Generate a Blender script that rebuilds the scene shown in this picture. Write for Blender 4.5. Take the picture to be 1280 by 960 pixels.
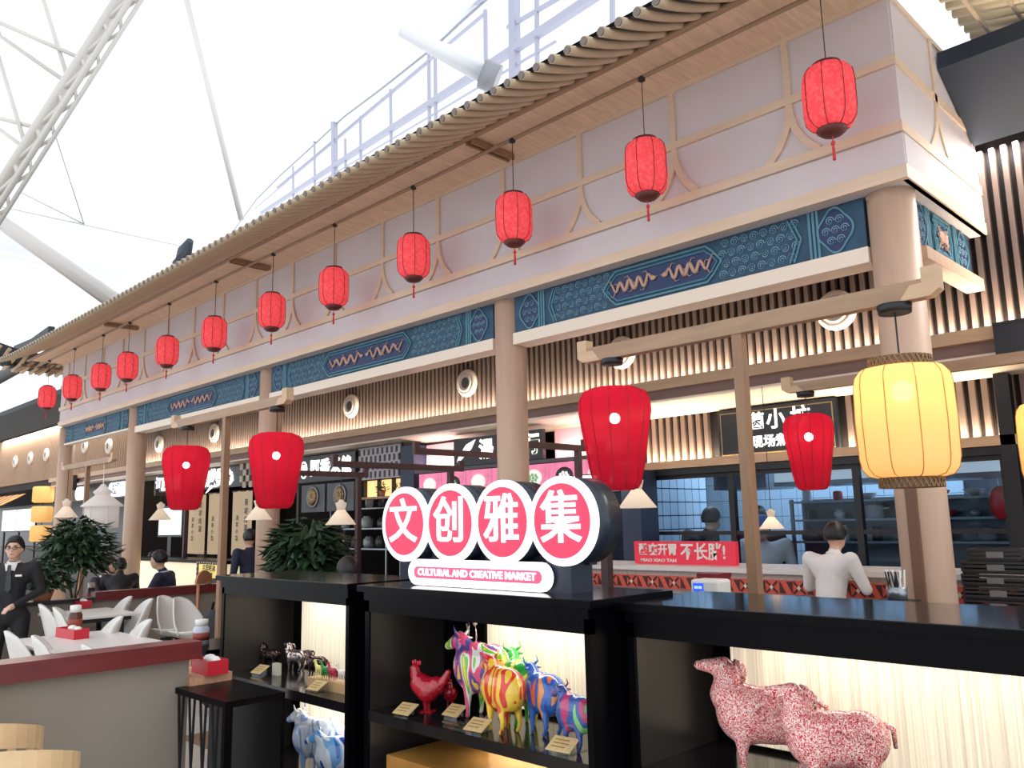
import bpy, bmesh, math, random
from mathutils import Matrix, Vector, Euler
for o in list(bpy.data.objects): bpy.data.objects.remove(o)
S = bpy.context.scene
COL = S.collection
random.seed(7)
PI = math.pi
# ------------------------------------------------------------------ camera
F_PX = 1036.0
RW = ((0.70406585, 0.13070696, 0.69800213), (0.70983396, -0.10093253, -0.69709998), (-0.0206647, 0.9862699, -0.16384338))
CAMP = Vector((1.637, -5.0, 1.6))
cam = bpy.data.cameras.new('camera'); camo = bpy.data.objects.new('camera', cam); COL.objects.link(camo)
cam.sensor_width = 36.0; cam.lens = F_PX / 1280 * 36; cam.clip_end = 300; cam.clip_start = 0.05
RM = Matrix(RW)
camo.matrix_world = Matrix.Translation(CAMP) @ RM.to_quaternion().to_matrix().to_4x4()
S.camera = camo

def at(px, py, x=None, y=None, z=None):
    """point of a known real plane that the photograph shows at a pixel"""
    r = RM @ Vector(((px - 640) / F_PX, -(py - 480) / F_PX, -1))
    t = (x - CAMP.x) / r.x if x is not None else (y - CAMP.y) / r.y if y is not None else (z - CAMP.z) / r.z
    return CAMP + r * t
# ------------------------------------------------------------------ world, light, exposure
W = bpy.data.worlds.new('sky'); S.world = W; W.use_nodes = True
bg = W.node_tree.nodes['Background']; bg.inputs[0].default_value = (0.90, 0.95, 1.0, 1); bg.inputs[1].default_value = 0.90
S.view_settings.view_transform = 'Standard'; S.view_settings.look = 'None'
S.view_settings.exposure = 0.85; S.view_settings.gamma = 1.0; S.view_settings.use_curve_mapping = False

def area(name, loc, rot, sx, sy, power, color=(1, 1, 1), spread=PI):
    l = bpy.data.lights.new(name, 'AREA'); l.shape = 'RECTANGLE'; l.size = sx; l.size_y = sy; l.energy = power; l.color = color; l.spread = spread
    o = bpy.data.objects.new(name, l); COL.objects.link(o); o.location = loc; o.rotation_euler = rot; return o
def point(name, loc, power, color=(1, 1, 1), r=0.05):
    l = bpy.data.lights.new(name, 'POINT'); l.energy = power; l.color = color; l.shadow_soft_size = r
    o = bpy.data.objects.new(name, l); COL.objects.link(o); o.location = loc; return o
WARM = (1.0, 0.80, 0.55)
area('cove_light_upper', (-7.8, 1.475, 2.86), (PI + 0.02, 0, 0), 15.8, 0.03, 120, (1, .86, .66))
area('cove_light_right', (0.9, 1.475, 2.86), (PI + 0.02, 0, 0), 1.8, 0.03, 15, (1, .86, .66))
area('cove_light_lower', (-2.2, 1.965, 2.135), (PI + 0.02, 0, 0), 4.2, 0.03, 45, (1, .84, .6))
area('strip_light_top_right', (1.2, 1.485, 4.222), (0, 0, 0), 2.4, 0.03, 40, (1, 0.95, 0.88))
area('strip_light_top_left', (-21.0, 1.485, 4.222), (0, 0, 0), 10, 0.03, 110, (1, 0.95, 0.88))
area('kitchen_ceiling_light', (-2.0, 3.4, 2.65), (0, 0, 0), 3.6, 1.6, 75, (0.75, 0.86, 1.0))
area('noodle_shop_light', (-8.8, 2.7, 2.7), (0, 0, 0), 3.5, 1.2, 8, (1, 0.9, 0.8))
area('far_shop_light', (-14, 2.7, 2.7), (0, 0, 0), 4.5, 1.2, 14, WARM)
area('far_left_shop_light', (-22, 2.7, 2.7), (0, 0, 0), 8, 1.2, 24, WARM)
area('portico_downlight', (-8, 0.85, 3.52), (0, 0, 0), 14, 0.2, 2.5, (1, 0.86, 0.7))
# ------------------------------------------------------------------ materials
MATS = {}
def mat(name, col, rough=0.6, metal=0.0, emit=None, es=0.0, noise=0.0, nscale=8.0, nstretch=(1, 1, 1), col2=None, bump=0.0, bscale=40.0, coat=0.0):
    if name in MATS: return MATS[name]
    m = bpy.data.materials.new(name); m.use_nodes = True; nt = m.node_tree; b = nt.nodes['Principled BSDF']
    b.inputs['Base Color'].default_value = (*col, 1); b.inputs['Roughness'].default_value = rough; b.inputs['Metallic'].default_value = metal
    if coat: b.inputs['Coat Weight'].default_value = coat
    if emit is not None:
        b.inputs['Emission Color'].default_value = (*emit, 1); b.inputs['Emission Strength'].default_value = es
    if noise > 0 or col2 or bump > 0:
        tc = nt.nodes.new('ShaderNodeTexCoord'); mp = nt.nodes.new('ShaderNodeMapping'); mp.inputs['Scale'].default_value = nstretch
        nt.links.new(tc.outputs['Object'], mp.inputs['Vector'])
    if noise > 0 or col2:
        n = nt.nodes.new('ShaderNodeTexNoise'); n.inputs['Scale'].default_value = nscale; n.inputs['Detail'].default_value = 3
        nt.links.new(mp.outputs[0], n.inputs['Vector'])
        r = nt.nodes.new('ShaderNodeValToRGB'); r.color_ramp.elements[0].position = 0.3; r.color_ramp.elements[1].position = 0.7
        c2 = col2 if col2 else tuple(min(1, c * (1 + noise)) for c in col); c1 = col if col2 else tuple(c * (1 - noise) for c in col)
        r.color_ramp.elements[0].color = (*c1, 1); r.color_ramp.elements[1].color = (*c2, 1)
        nt.links.new(n.outputs['Fac'], r.inputs[0]); nt.links.new(r.outputs[0], b.inputs['Base Color'])
    if bump > 0:
        n2 = nt.nodes.new('ShaderNodeTexNoise'); n2.inputs['Scale'].default_value = bscale; nt.links.new(mp.outputs[0], n2.inputs['Vector'])
        bp = nt.nodes.new('ShaderNodeBump'); bp.inputs['Strength'].default_value = bump; bp.inputs['Distance'].default_value = 0.01
        nt.links.new(n2.outputs['Fac'], bp.inputs['Height']); nt.links.new(bp.outputs[0], b.inputs['Normal'])
    MATS[name] = m; return m
def s2l(r, g, b):
    f = lambda c: ((c / 255 + 0.055) / 1.055) ** 2.4 if c > 10 else c / 255 / 12.92
    return (f(r), f(g), f(b))
def emis(name, col, s):
    return mat(name, tuple(c * 0.3 for c in col), 0.6, emit=col, es=s)
def shell(name, col, trans=0.5, clear=0.0, em=0.0, noise=None, clearcol=(1, 1, 1)):
    """thin cloth or membrane that lets light through"""
    if name in MATS: return MATS[name]
    m = bpy.data.materials.new(name); m.use_nodes = True; nt = m.node_tree
    for n in list(nt.nodes):
        if n.type != 'OUTPUT_MATERIAL': nt.nodes.remove(n)
    out = [n for n in nt.nodes if n.type == 'OUTPUT_MATERIAL'][0]
    d = nt.nodes.new('ShaderNodeBsdfDiffuse'); t = nt.nodes.new('ShaderNodeBsdfTranslucent'); mx = nt.nodes.new('ShaderNodeMixShader')
    mx.inputs[0].default_value = trans; nt.links.new(d.outputs[0], mx.inputs[1]); nt.links.new(t.outputs[0], mx.inputs[2])
    d.inputs[0].default_value = (*col, 1); t.inputs[0].default_value = (*col, 1); last = mx
    if noise:
        tc = nt.nodes.new('ShaderNodeTexCoord'); v = nt.nodes.new('ShaderNodeTexNoise'); v.inputs['Scale'].default_value = noise[0]; v.inputs['Detail'].default_value = 2
        nt.links.new(tc.outputs['Object'], v.inputs['Vector']); r = nt.nodes.new('ShaderNodeValToRGB')
        r.color_ramp.elements[0].position = 0.47; r.color_ramp.elements[1].position = 0.56
        r.color_ramp.elements[0].color = (*col, 1); r.color_ramp.elements[1].color = (*noise[1], 1)
        nt.links.new(v.outputs['Fac'], r.inputs[0]); nt.links.new(r.outputs[0], d.inputs[0]); nt.links.new(r.outputs[0], t.inputs[0])
    if clear > 0:
        tr = nt.nodes.new('ShaderNodeBsdfTransparent'); tr.inputs[0].default_value = (*clearcol, 1); m2 = nt.nodes.new('ShaderNodeMixShader'); m2.inputs[0].default_value = clear
        nt.links.new(last.outputs[0], m2.inputs[1]); nt.links.new(tr.outputs[0], m2.inputs[2]); last = m2
    if em > 0:
        e = nt.nodes.new('ShaderNodeEmission'); e.inputs[0].default_value = (*col, 1); e.inputs[1].default_value = em; a = nt.nodes.new('ShaderNodeAddShader')
        nt.links.new(last.outputs[0], a.inputs[0]); nt.links.new(e.outputs[0], a.inputs[1]); last = a
    nt.links.new(last.outputs[0], out.inputs[0]); MATS[name] = m; return m
def glass(name, tint=(0.8, 0.9, 0.95), refl=0.12):
    if name in MATS: return MATS[name]
    m = bpy.data.materials.new(name); m.use_nodes = True; nt = m.node_tree
    for n in list(nt.nodes):
        if n.type != 'OUTPUT_MATERIAL': nt.nodes.remove(n)
    out = [n for n in nt.nodes if n.type == 'OUTPUT_MATERIAL'][0]
    t = nt.nodes.new('ShaderNodeBsdfTransparent'); t.inputs[0].default_value = (*tint, 1); g = nt.nodes.new('ShaderNodeBsdfGlossy'); g.inputs['Roughness'].default_value = 0.03
    mx = nt.nodes.new('ShaderNodeMixShader'); mx.inputs[0].default_value = refl
    nt.links.new(t.outputs[0], mx.inputs[1]); nt.links.new(g.outputs[0], mx.inputs[2]); nt.links.new(mx.outputs[0], out.inputs[0]); MATS[name] = m; return m
def stripes(name, cols, scale=3.0, distort=2.0, axis='X', rough=0.25):
    """poured paint in bands of many colours"""
    if name in MATS: return MATS[name]
    m = bpy.data.materials.new(name); m.use_nodes = True; nt = m.node_tree; b = nt.nodes['Principled BSDF']; b.inputs['Roughness'].default_value = rough; b.inputs['Coat Weight'].default_value = 0.5
    tc = nt.nodes.new('ShaderNodeTexCoord'); mp = nt.nodes.new('ShaderNodeMapping')
    mp.inputs['Scale'].default_value = (1, 1, 0.35)
    n = nt.nodes.new('ShaderNodeTexNoise'); n.inputs['Scale'].default_value = scale; n.inputs['Detail'].default_value = 1; n.inputs['Distortion'].default_value = distort
    r = nt.nodes.new('ShaderNodeValToRGB'); r.color_ramp.interpolation = 'CONSTANT'
    while len(r.color_ramp.elements) < len(cols): r.color_ramp.elements.new(0.5)
    for i, c in enumerate(cols):
        r.color_ramp.elements[i].position = 0.0 if i == 0 else 0.32 + 0.36 * (i - 1) / max(1, len(cols) - 2); r.color_ramp.elements[i].color = (*s2l(*c), 1)
    nt.links.new(tc.outputs['Object'], mp.inputs[0]); nt.links.new(mp.outputs[0], n.inputs['Vector']); nt.links.new(n.outputs['Fac'], r.inputs[0]); nt.links.new(r.outputs[0], b.inputs['Base Color'])
    MATS[name] = m; return m
def speckle(name, ca, cb, scale):
    if name in MATS: return MATS[name]
    m = bpy.data.materials.new(name); m.use_nodes = True; nt = m.node_tree; b = nt.nodes['Principled BSDF']; b.inputs['Roughness'].default_value = 0.25
    tc = nt.nodes.new('ShaderNodeTexCoord'); v = nt.nodes.new('ShaderNodeTexVoronoi'); v.feature = 'DISTANCE_TO_EDGE'; v.inputs['Scale'].default_value = scale
    n = nt.nodes.new('ShaderNodeTexNoise'); n.inputs['Scale'].default_value = scale * 0.7; nt.links.new(tc.outputs['Object'], n.inputs['Vector'])
    mx = nt.nodes.new('ShaderNodeMixRGB'); mx.inputs[0].default_value = 0.12; nt.links.new(tc.outputs['Object'], mx.inputs[1]); nt.links.new(n.outputs['Color'], mx.inputs[2])
    r = nt.nodes.new('ShaderNodeValToRGB'); r.color_ramp.elements[0].position = 0.075; r.color_ramp.elements[1].position = 0.105
    r.color_ramp.elements[0].color = (*s2l(*ca), 1); r.color_ramp.elements[1].color = (*s2l(*cb), 1)
    nt.links.new(mx.outputs[0], v.inputs['Vector']); nt.links.new(v.outputs['Distance'], r.inputs[0]); nt.links.new(r.outputs[0], b.inputs['Base Color'])
    MATS[name] = m; return m

wood = mat('beech wood', s2l(190, 160, 134), 0.55, noise=0.10, nscale=5, nstretch=(6, 6, 0.6))
woodx = mat('beech wood along', s2l(196, 164, 132), 0.55, noise=0.09, nscale=5, nstretch=(0.6, 6, 6))
trimw = mat('pale wood trim', s2l(214, 190, 166), 0.55, noise=0.06, nscale=4, nstretch=(0.6, 6, 6))
panelm = mat('mauve plaster', s2l(204, 195, 197), 0.7, noise=0.05, nscale=1.6)
colw = mat('column wood', s2l(196, 164, 142), 0.5, noise=0.06, nscale=5, nstretch=(3, 3, 0.4))
tilem = mat('bamboo tile', s2l(200, 178, 148), 0.55, noise=0.08, nscale=6)
tiledark = mat('slate board', s2l(74, 74, 84), 0.7)
capm = mat('tile end grey', s2l(120, 110, 104), 0.7)
slatm = mat('slat wood', s2l(124, 106, 98), 0.6, noise=0.08, nscale=5, nstretch=(5, 5, 0.5))
slatback = mat('dark backing', s2l(30, 22, 24), 0.8)
cream = mat('cream cornice', s2l(232, 216, 198), 0.5)
blackw = mat('black lacquer', s2l(6, 6, 10), 0.3)
blacktop = mat('black glossy top', s2l(16, 16, 20), 0.10)
blackw.node_tree.nodes['Principled BSDF'].inputs['Specular IOR Level'].default_value = 0.08
blackm = mat('black metal', s2l(22, 22, 26), 0.45)
navy = mat('navy fascia', s2l(30, 44, 62), 0.55)
inside = mat('dark interior', s2l(44, 40, 42), 0.35)
white = mat('white plastic', s2l(236, 232, 226), 0.35)
whitep = mat('white paint', s2l(232, 232, 234), 0.5)
steel = mat('steel', s2l(150, 156, 164), 0.3, 0.8)
darkwood = mat('brown timber', s2l(146, 112, 84), 0.5, noise=0.12, nscale=5, nstretch=(5, 5, 0.6))
darkwoodx = mat('brown timber along', s2l(160, 128, 100), 0.5, noise=0.12, nscale=5, nstretch=(0.6, 5, 5))
mahog = mat('mahogany', s2l(104, 34, 36), 0.3, noise=0.2, nscale=5, nstretch=(5, 0.6, 5))
greyw = mat('grey limewash', s2l(140, 132, 120), 0.85, noise=0.06, nscale=2)
redp = mat('red plastic', s2l(200, 34, 52), 0.4)
skin = mat('skin', s2l(218, 172, 148), 0.5)
hairm = mat('black hair', s2l(22, 18, 18), 0.45)
leafm = mat('leaf green', s2l(40, 66, 40), 0.5, noise=0.4, nscale=20)
brass = mat('plate gold', s2l(226, 196, 140), 0.3, 0.3, noise=0.12, nscale=60)
clearm = glass('acrylic', (0.93, 0.95, 0.95), 0.10)
# ------------------------------------------------------------------ mesh helpers
class MB:
    def __init__(s): s.v = []; s.f = []; s.mi = []; s.cur = 0; s.smooth = []
    def add(s, vs, fs, sm=False):
        n = len(s.v); s.v += [tuple(v) for v in vs]; s.f += [tuple(i + n for i in f) for f in fs]; s.mi += [s.cur] * len(fs); s.smooth += [sm] * len(fs); return s
    def box(s, x0, x1, y0, y1, z0, z1):
        vs = [(x, y, z) for z in (z0, z1) for y in (y0, y1) for x in (x0, x1)]
        return s.add(vs, [(0, 2, 3, 1), (4, 5, 7, 6), (0, 1, 5, 4), (2, 6, 7, 3), (0, 4, 6, 2), (1, 3, 7, 5)])
    def cbox(s, c, sz): return s.box(c[0] - sz[0] / 2, c[0] + sz[0] / 2, c[1] - sz[1] / 2, c[1] + sz[1] / 2, c[2] - sz[2] / 2, c[2] + sz[2] / 2)
    def bar(s, a, b, w, h=None, up=(0, 0, 1)):
        a = Vector(a); b = Vector(b); h = h or w; d = (b - a).normalized(); u = Vector(up)
        if abs(d.dot(u)) > 0.98: u = Vector((0, 1, 0))
        r = d.cross(u).normalized(); u = r.cross(d)
        vs = [p + r * (i * w / 2) + u * (j * h / 2) for p in (a, b) for j in (-1, 1) for i in (-1, 1)]
        return s.add(vs, [(0, 1, 3, 2), (4, 6, 7, 5), (0, 4, 5, 1), (2, 3, 7, 6), (0, 2, 6, 4), (1, 5, 7, 3)])
    def tube(s, pts, r, n=6, cap=True, up=(0, 0, 1)):
        pts = [Vector(p) for p in pts]; rs = r if isinstance(r, (list, tuple)) else [r] * len(pts); vs = []
        for i, p in enumerate(pts):
            d = (pts[min(i + 1, len(pts) - 1)] - pts[max(i - 1, 0)])
            d = d.normalized() if d.length > 1e-9 else Vector((0, 0, 1))
            u = Vector(up)
            if abs(d.dot(u)) > 0.95: u = Vector((0.3, 1, 0)).normalized()
            a = d.cross(u).normalized(); b = d.cross(a)
            vs += [p + (a * math.cos(2 * PI * k / n) + b * math.sin(2 * PI * k / n)) * rs[i] for k in range(n)]
        fs = [(i * n + k, i * n + (k + 1) % n, (i + 1) * n + (k + 1) % n, (i + 1) * n + k) for i in range(len(pts) - 1) for k in range(n)]
        s.add(vs, fs, n > 4)
        if cap:
            m = len(s.v) - len(vs); s.f += [tuple(m + k for k in range(n))[::-1], tuple(m + (len(pts) - 1) * n + k for k in range(n))]; s.mi += [s.cur] * 2; s.smooth += [False] * 2
        return s
    def lathe(s, prof, c=(0, 0, 0), n=16, axis='Z', sm=True, scale=(1, 1)):
        vs = []
        for r, h in prof:
            for k in range(n):
                a = 2 * PI * k / n; p = (r * math.cos(a) * scale[0], r * math.sin(a) * scale[1], h)
                if axis == 'Y': p = (p[0], -h, p[1])
                if axis == 'X': p = (h, p[0], p[1])
                vs.append((p[0] + c[0], p[1] + c[1], p[2] + c[2]))
        fs = [(i * n + k, i * n + (k + 1) % n, (i + 1) * n + (k + 1) % n, (i + 1) * n + k) for i in range(len(prof) - 1) for k in range(n)]
        s.add(vs, fs, sm)
        m = len(s.v) - len(vs)
        if prof[0][0] > 1e-6: s.f.append(tuple(m + k for k in range(n))[::-1]); s.mi.append(s.cur); s.smooth.append(False)
        if prof[-1][0] > 1e-6: s.f.append(tuple(m + (len(prof) - 1) * n + k for k in range(n))); s.mi.append(s.cur); s.smooth.append(False)
        return s
    def ball(s, c, r, n=10, m=6):
        r = r if isinstance(r, (list, tuple)) else (r, r, r); vs = []; fs = []
        for i in range(m + 1):
            t = PI * i / m
            for k in range(n): vs.append((c[0] + r[0] * math.sin(t) * math.cos(2 * PI * k / n), c[1] + r[1] * math.sin(t) * math.sin(2 * PI * k / n), c[2] + r[2] * math.cos(t)))
        for i in range(m):
            for k in range(n): fs.append((i * n + k, (i + 1) * n + k, (i + 1) * n + (k + 1) % n, i * n + (k + 1) % n))
        return s.add(vs, fs, True)
    def prism(s, poly, y0, y1, plane='XZ'):
        """outline in the plane, given thickness"""
        f = {'XZ': lambda a, b, t: (a, t, b), 'XY': lambda a, b, t: (a, b, t), 'YZ': lambda a, b, t: (t, a, b)}[plane]; n = len(poly)
        vs = [f(a, b, y0) for a, b in poly] + [f(a, b, y1) for a, b in poly]
        return s.add(vs, [tuple(range(n)), tuple(range(n, 2 * n))[::-1]] + [(i, i + n, (i + 1) % n + n, (i + 1) % n) for i in range(n)])
    def ring(s, outer, inner, y0, y1, plane='XZ'):
        f = {'XZ': lambda a, b, t: (a, t, b), 'XY': lambda a, b, t: (a, b, t), 'YZ': lambda a, b, t: (t, a, b)}[plane]; n = len(outer)
        vs = [f(a, b, t) for t in (y0, y1) for p in (outer, inner) for a, b in p]; fs = []
        for i in range(n):
            j = (i + 1) % n
            fs += [(i, j, n + j, n + i), (2 * n + i, 3 * n + i, 3 * n + j, 2 * n + j), (i, 2 * n + i, 2 * n + j, j), (n + i, n + j, 3 * n + j, 3 * n + i)]
        return s.add(vs, fs)
    def grid(s, fn, nu, nv):
        vs = [fn(i / nu, j / nv) for j in range(nv + 1) for i in range(nu + 1)]
        return s.add(vs, [(j * (nu + 1) + i, j * (nu + 1) + i + 1, (j + 1) * (nu + 1) + i + 1, (j + 1) * (nu + 1) + i) for j in range(nv) for i in range(nu)], True)
    def build(s, name, m, parent=None, label=None, kind=None, bevel=0):
        me = bpy.data.meshes.new(name)
        base = Vector((0, 0, 0)); M = None
        if parent is not None: M = WM[parent.name].inverted()
        else:
            xs = [v[0] for v in s.v]; ys = [v[1] for v in s.v]; zs = [v[2] for v in s.v]; base = Vector(((min(xs) + max(xs)) / 2, (min(ys) + max(ys)) / 2, min(zs))); M = Matrix.Translation(-base)
        me.from_pydata([tuple(M @ Vector(v)) for v in s.v], [], s.f)
        for mm in (m if isinstance(m, (list, tuple)) else [m]): me.materials.append(mm)
        me.polygons.foreach_set('material_index', s.mi); me.polygons.foreach_set('use_smooth', s.smooth)
        me.update(); bm = bmesh.new(); bm.from_mesh(me); bmesh.ops.recalc_face_normals(bm, faces=bm.faces); bm.to_mesh(me); bm.free()
        o = bpy.data.objects.new(name, me); COL.objects.link(o)
        if parent is not None: o.parent = parent; WM[o.name] = WM[parent.name]
        else: o.location = base; WM[o.name] = Matrix.Translation(base)
        if label: o['label'] = label
        if kind: o['kind'] = kind
        if bevel:
            b = o.modifiers.new('bevel', 'BEVEL'); b.width = bevel; b.segments = 2; b.limit_method = 'ANGLE'
        return o
WM = {}
def bx(*a): return MB().box(*a)
def tag(o, label, cat, group=None, kind=None):
    o['label'] = label; o['category'] = cat
    if group: o['group'] = group
    if kind: o['kind'] = kind
    return o
def thing(name, label, cat, loc=(0, 0, 0), rz=0.0, group=None):
    o = bpy.data.objects.new(name, None); COL.objects.link(o); o.location = loc; o.rotation_euler = (0, 0, rz); o.empty_display_size = 0.1
    WM[o.name] = Matrix.Translation(Vector(loc)) @ Matrix.Rotation(rz, 4, 'Z'); return tag(o, label, cat, group)
def loc_of(t): return WM[t.name]
class Local(MB):
    """mesh written in the thing's own frame"""
    def __init__(s, parent): super().__init__(); s.p = parent
    def build(s, name, m, parent=None, label=None, kind=None, bevel=0):
        M = WM[s.p.name]; s.v = [tuple(M @ Vector(v)) for v in s.v]
        return super().build(name, m, parent or s.p, label, kind, bevel)
def struct(o): o['kind'] = 'structure'; return o
def inst(o, parent, M, name=None):
    """another copy of a part, moved by M in world space, sharing the mesh"""
    c = o.copy(); COL.objects.link(c); c.parent = parent; c.matrix_local = WM[parent.name].inverted() @ M @ WM[o.name if o.name in WM else parent.name]
    WM[c.name] = M; return c
def copy_tree(o, parent=None, d=Vector((0, 0, 0))):
    c = o.copy(); COL.objects.link(c)
    if parent is None: c.location = o.location + d
    else: c.parent = parent
    WM[c.name] = Matrix.Translation(d) @ WM[o.name]
    for ch in list(o.children): copy_tree(ch, c, d)
    return c
def text(body, size, M, m, parent, name='lettering', ext=0.004, bold=0.0, label=None, width=None, sx=1.0):
    cu = bpy.data.curves.new('t', 'FONT'); cu.body = body; cu.size = size; cu.align_x = 'CENTER'; cu.align_y = 'CENTER'; cu.extrude = ext; cu.offset = bold; cu.resolution_u = 2
    to = bpy.data.objects.new('t', cu); COL.objects.link(to); dg = bpy.context.evaluated_depsgraph_get(); me = bpy.data.meshes.new_from_object(to.evaluated_get(dg))
    bpy.data.objects.remove(to); bpy.data.curves.remove(cu)
    if len(me.vertices) and width:
        xs = [v.co.x for v in me.vertices]; sx = width / (max(xs) - min(xs))
    T = WM[parent.name].inverted() @ M @ Matrix.Diagonal((sx, 1, 1, 1))
    me.transform(T); me.materials.clear(); me.materials.append(m)
    o = bpy.data.objects.new(name, me); COL.objects.link(o); o.parent = parent; WM[o.name] = WM[parent.name]
    if label: o['label'] = label
    return o
def front(x, y, z, rz=0.0, tilt=0.0): return Matrix.Translation((x, y, z)) @ Matrix.Rotation(rz, 4, 'Z') @ Matrix.Rotation(PI / 2 + tilt, 4, 'X')
FL = -0.12
def rep(o, d, parent=None):
    """a further piece like o, moved by d, sharing its mesh"""
    c = o.copy(); COL.objects.link(c); c.parent = parent or o.parent; c.location = o.location + Vector(d); WM[c.name] = WM[(parent or o.parent).name]; return c
# ------------------------------------------------------------------ setting
struct(bx(-45, 12, -14, 1.52, FL - .1, FL).build('floor', mat('floor stone', s2l(208, 200, 192), 0.3, noise=0.04, nscale=1)))
struct(bx(-45, 12, 1.52, 9, FL - .1, FL).build('floor', mat('shop floor tile', s2l(90, 88, 88), 0.3)))
struct(bx(-2.9, .6, .36, .94, FL, .20).build('floor', mat('footing wood', s2l(110, 84, 64), .5)))
membrane = shell('roof membrane', (0.80, 0.80, 0.805), 0.40)
# the great membrane roof; its edge meets the clerestory in an arc
WD = Vector((-0.0, 0, 0))
arcpx = [(900, -330), (760, -160), (690, -78), (640, -28), (612, 0), (580, 28), (548, 58), (515, 84), (478, 113), (432, 147), (392, 184), (352, 220), (322, 250), (296, 285), (270, 330), (250, 380)]
def wallpt(px, py):
    """point on the tall clerestory wall (a vertical plane far behind the stalls)"""
    n = Vector((0.32, 1.0, 0)).normalized(); q = Vector((-14.0, 22.0, 0)); r = RM @ Vector(((px - 640) / F_PX, -(py - 480) / F_PX, -1))
    return CAMP + r * ((q - CAMP).dot(n) / r.dot(n))
arc = [wallpt(*p) for p in arcpx]
mb = MB()
def roof(u, v):
    f = v * (len(arc) - 1); i = min(int(f), len(arc) - 2); p = arc[i].lerp(arc[i + 1], f - i)
    q = Vector((p.x - 18 * u - 2, p.y - 62 * u, p.z + 7 * math.sin(u * PI * 0.75) + 1.0 * u))
    q.z += 0 if u > 0 else 0
    return q
mb.grid(lambda u, v: roof(u, v) if u > 0 else arc[min(int(round(v * 15)), 15)], 14, 15)
struct(mb.build('ceiling', membrane))
mb = MB()
mb.grid(lambda u, v: Vector((arc[-1].x - 2 - 45 * v + 0, arc[-1].y - 62 * u, arc[-1].z - 2 + 12 * math.sin(v * 2.2) * 0.7 + 5 * math.sin(u * 2.4))), 10, 8)
struct(mb.build('ceiling', membrane))
mb = MB()
mb.grid(lambda u, v: Vector((arc[0].x + 25 * v, arc[0].y - 62 * u - 0, arc[0].z + 7 * math.sin(u * 2.35))), 8, 2)
struct(mb.build('ceiling', membrane))
edge = MB(); edge.tube([p + Vector((0.1, -0.25, -0.05)) for p in arc], 0.075, 6)
struct(edge.build('trim_1', mat('roof edge grey', s2l(150, 150, 160), 0.5)))
# clerestory: white frames between the stalls' roof and the membrane
cl = thing('clerestory_frame', 'white steel glazing frame rising behind the tiled roof under the membrane edge', 'window frame', tuple(wallpt(480, 300)))
frm = mat('frame white', s2l(176, 176, 192), 0.5)
def wl(a, b, w, nm='rail'): MB().bar(wallpt(*a) + Vector((.15, -.5, 0)), wallpt(*b) + Vector((.15, -.5, 0)), w, w).build(nm, frm, cl)
wl((330, 268), (700, 34), .42, 'rail'); wl((700, 34), (860, -70), .42); wl((400, 232), (700, 58), .12); wl((560, 30), (700, -44), .2); wl((640, 40), (800, -50), .2)
off = [(422, 150, 330), (436, 176, 330), (455, 148, 300), (493, 115, 260), (541, 66, 220), (549, 66, 220), (612, 18, 200), (676, -30, 150), (770, -60, 100), (397, 178, 340), (648, 0, 200), (370, 210, 350)]
for i, (x, a, b) in enumerate(off): wl((x, a), (x + 1.5, b), .5 if x in (422, 648) else .2, 'mullion')
wl((350, 236), (612, 22), .18, 'edge_beam'); wl((322, 262), (541, 82), .14, 'edge_beam')
struct(MB().add([wallpt(200, 420), wallpt(1100, 420), wallpt(1100, -500), wallpt(860, -280), wallpt(612, 0), wallpt(432, 147), wallpt(270, 330)], [(0, 1, 2, 3, 4, 5, 6)]).build('window_1', glass('clerestory glass', (0.97, 0.98, 1.0), 0.04)))
# long trusses and props under the membrane
def along(px, py, d):
    r = (RM @ Vector(((px - 640) / F_PX, -(py - 480) / F_PX, -1))); return CAMP + r * d
tr = thing('roof_truss', 'large white three-chord lattice truss crossing the upper left under the membrane', 'truss', tuple(along(80, 120, 15)))
trm = mat('truss white', s2l(206, 200, 192), 0.5)
A = along(-66, 335, 15.5); B = along(186, -60, 15.5); dv = B - A
c1, c2, c3 = Vector((0, 0, 0)), Vector((0.36, 0.16, 0.04)), Vector((0.46, 0.34, 0.10))
MB().tube([A + c1, B + c1], .10, 8).build('chord', trm, tr); MB().tube([A + c2, B + c2], .055, 8).build('chord', trm, tr); MB().tube([A + c3, B + c3], .04, 8).build('chord', trm, tr)
for i in range(9):
    a = A + dv * (i / 9); b = A + dv * ((i + .5) / 9); c = A + dv * ((i + 1) / 9)
    m = MB(); m.tube([a + c1, b + c2], .045, 6); m.tube([b + c2, c + c1], .045, 6); m.tube([a + c1, b + c3], .03, 6); m.tube([b + c3, c + c2], .03, 6); m.build('lacing', trm, tr)
def rod(name, label, pts, r, m=trm, cat='roof strut'):
    o = MB().tube([along(*p) for p in pts], r, 8).build(name, m); tag(o, label, cat); return o
rod('roof_strut', 'slender grey strut running down from the top edge to the tiled roof', [(228, -20, 22), (302, 275, 22)], .075, mat('strut grey', s2l(222, 214, 206), .5))
rod('roof_strut', 'thick pale tube sloping down across the left edge to the eave', [(-60, 235, 20), (155, 385, 20)], [.15, .22], mat('tube pale', s2l(206, 200, 194), .5))
rod('roof_prop', 'big white round prop reaching from the membrane to the clerestory', [(500, 40, 24), (565, 70, 24), (612, 96, 24)], [.12, .3, .3], whitep, 'roof strut')
o = MB().tube([along(603, 92, 23.6), along(622, 100, 23.6)], .42, 12).build('prop_collar', mat('collar grey', s2l(150, 150, 154), .4)); tag(o, 'grey collar at the lower end of the big white prop', 'collar')
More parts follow.
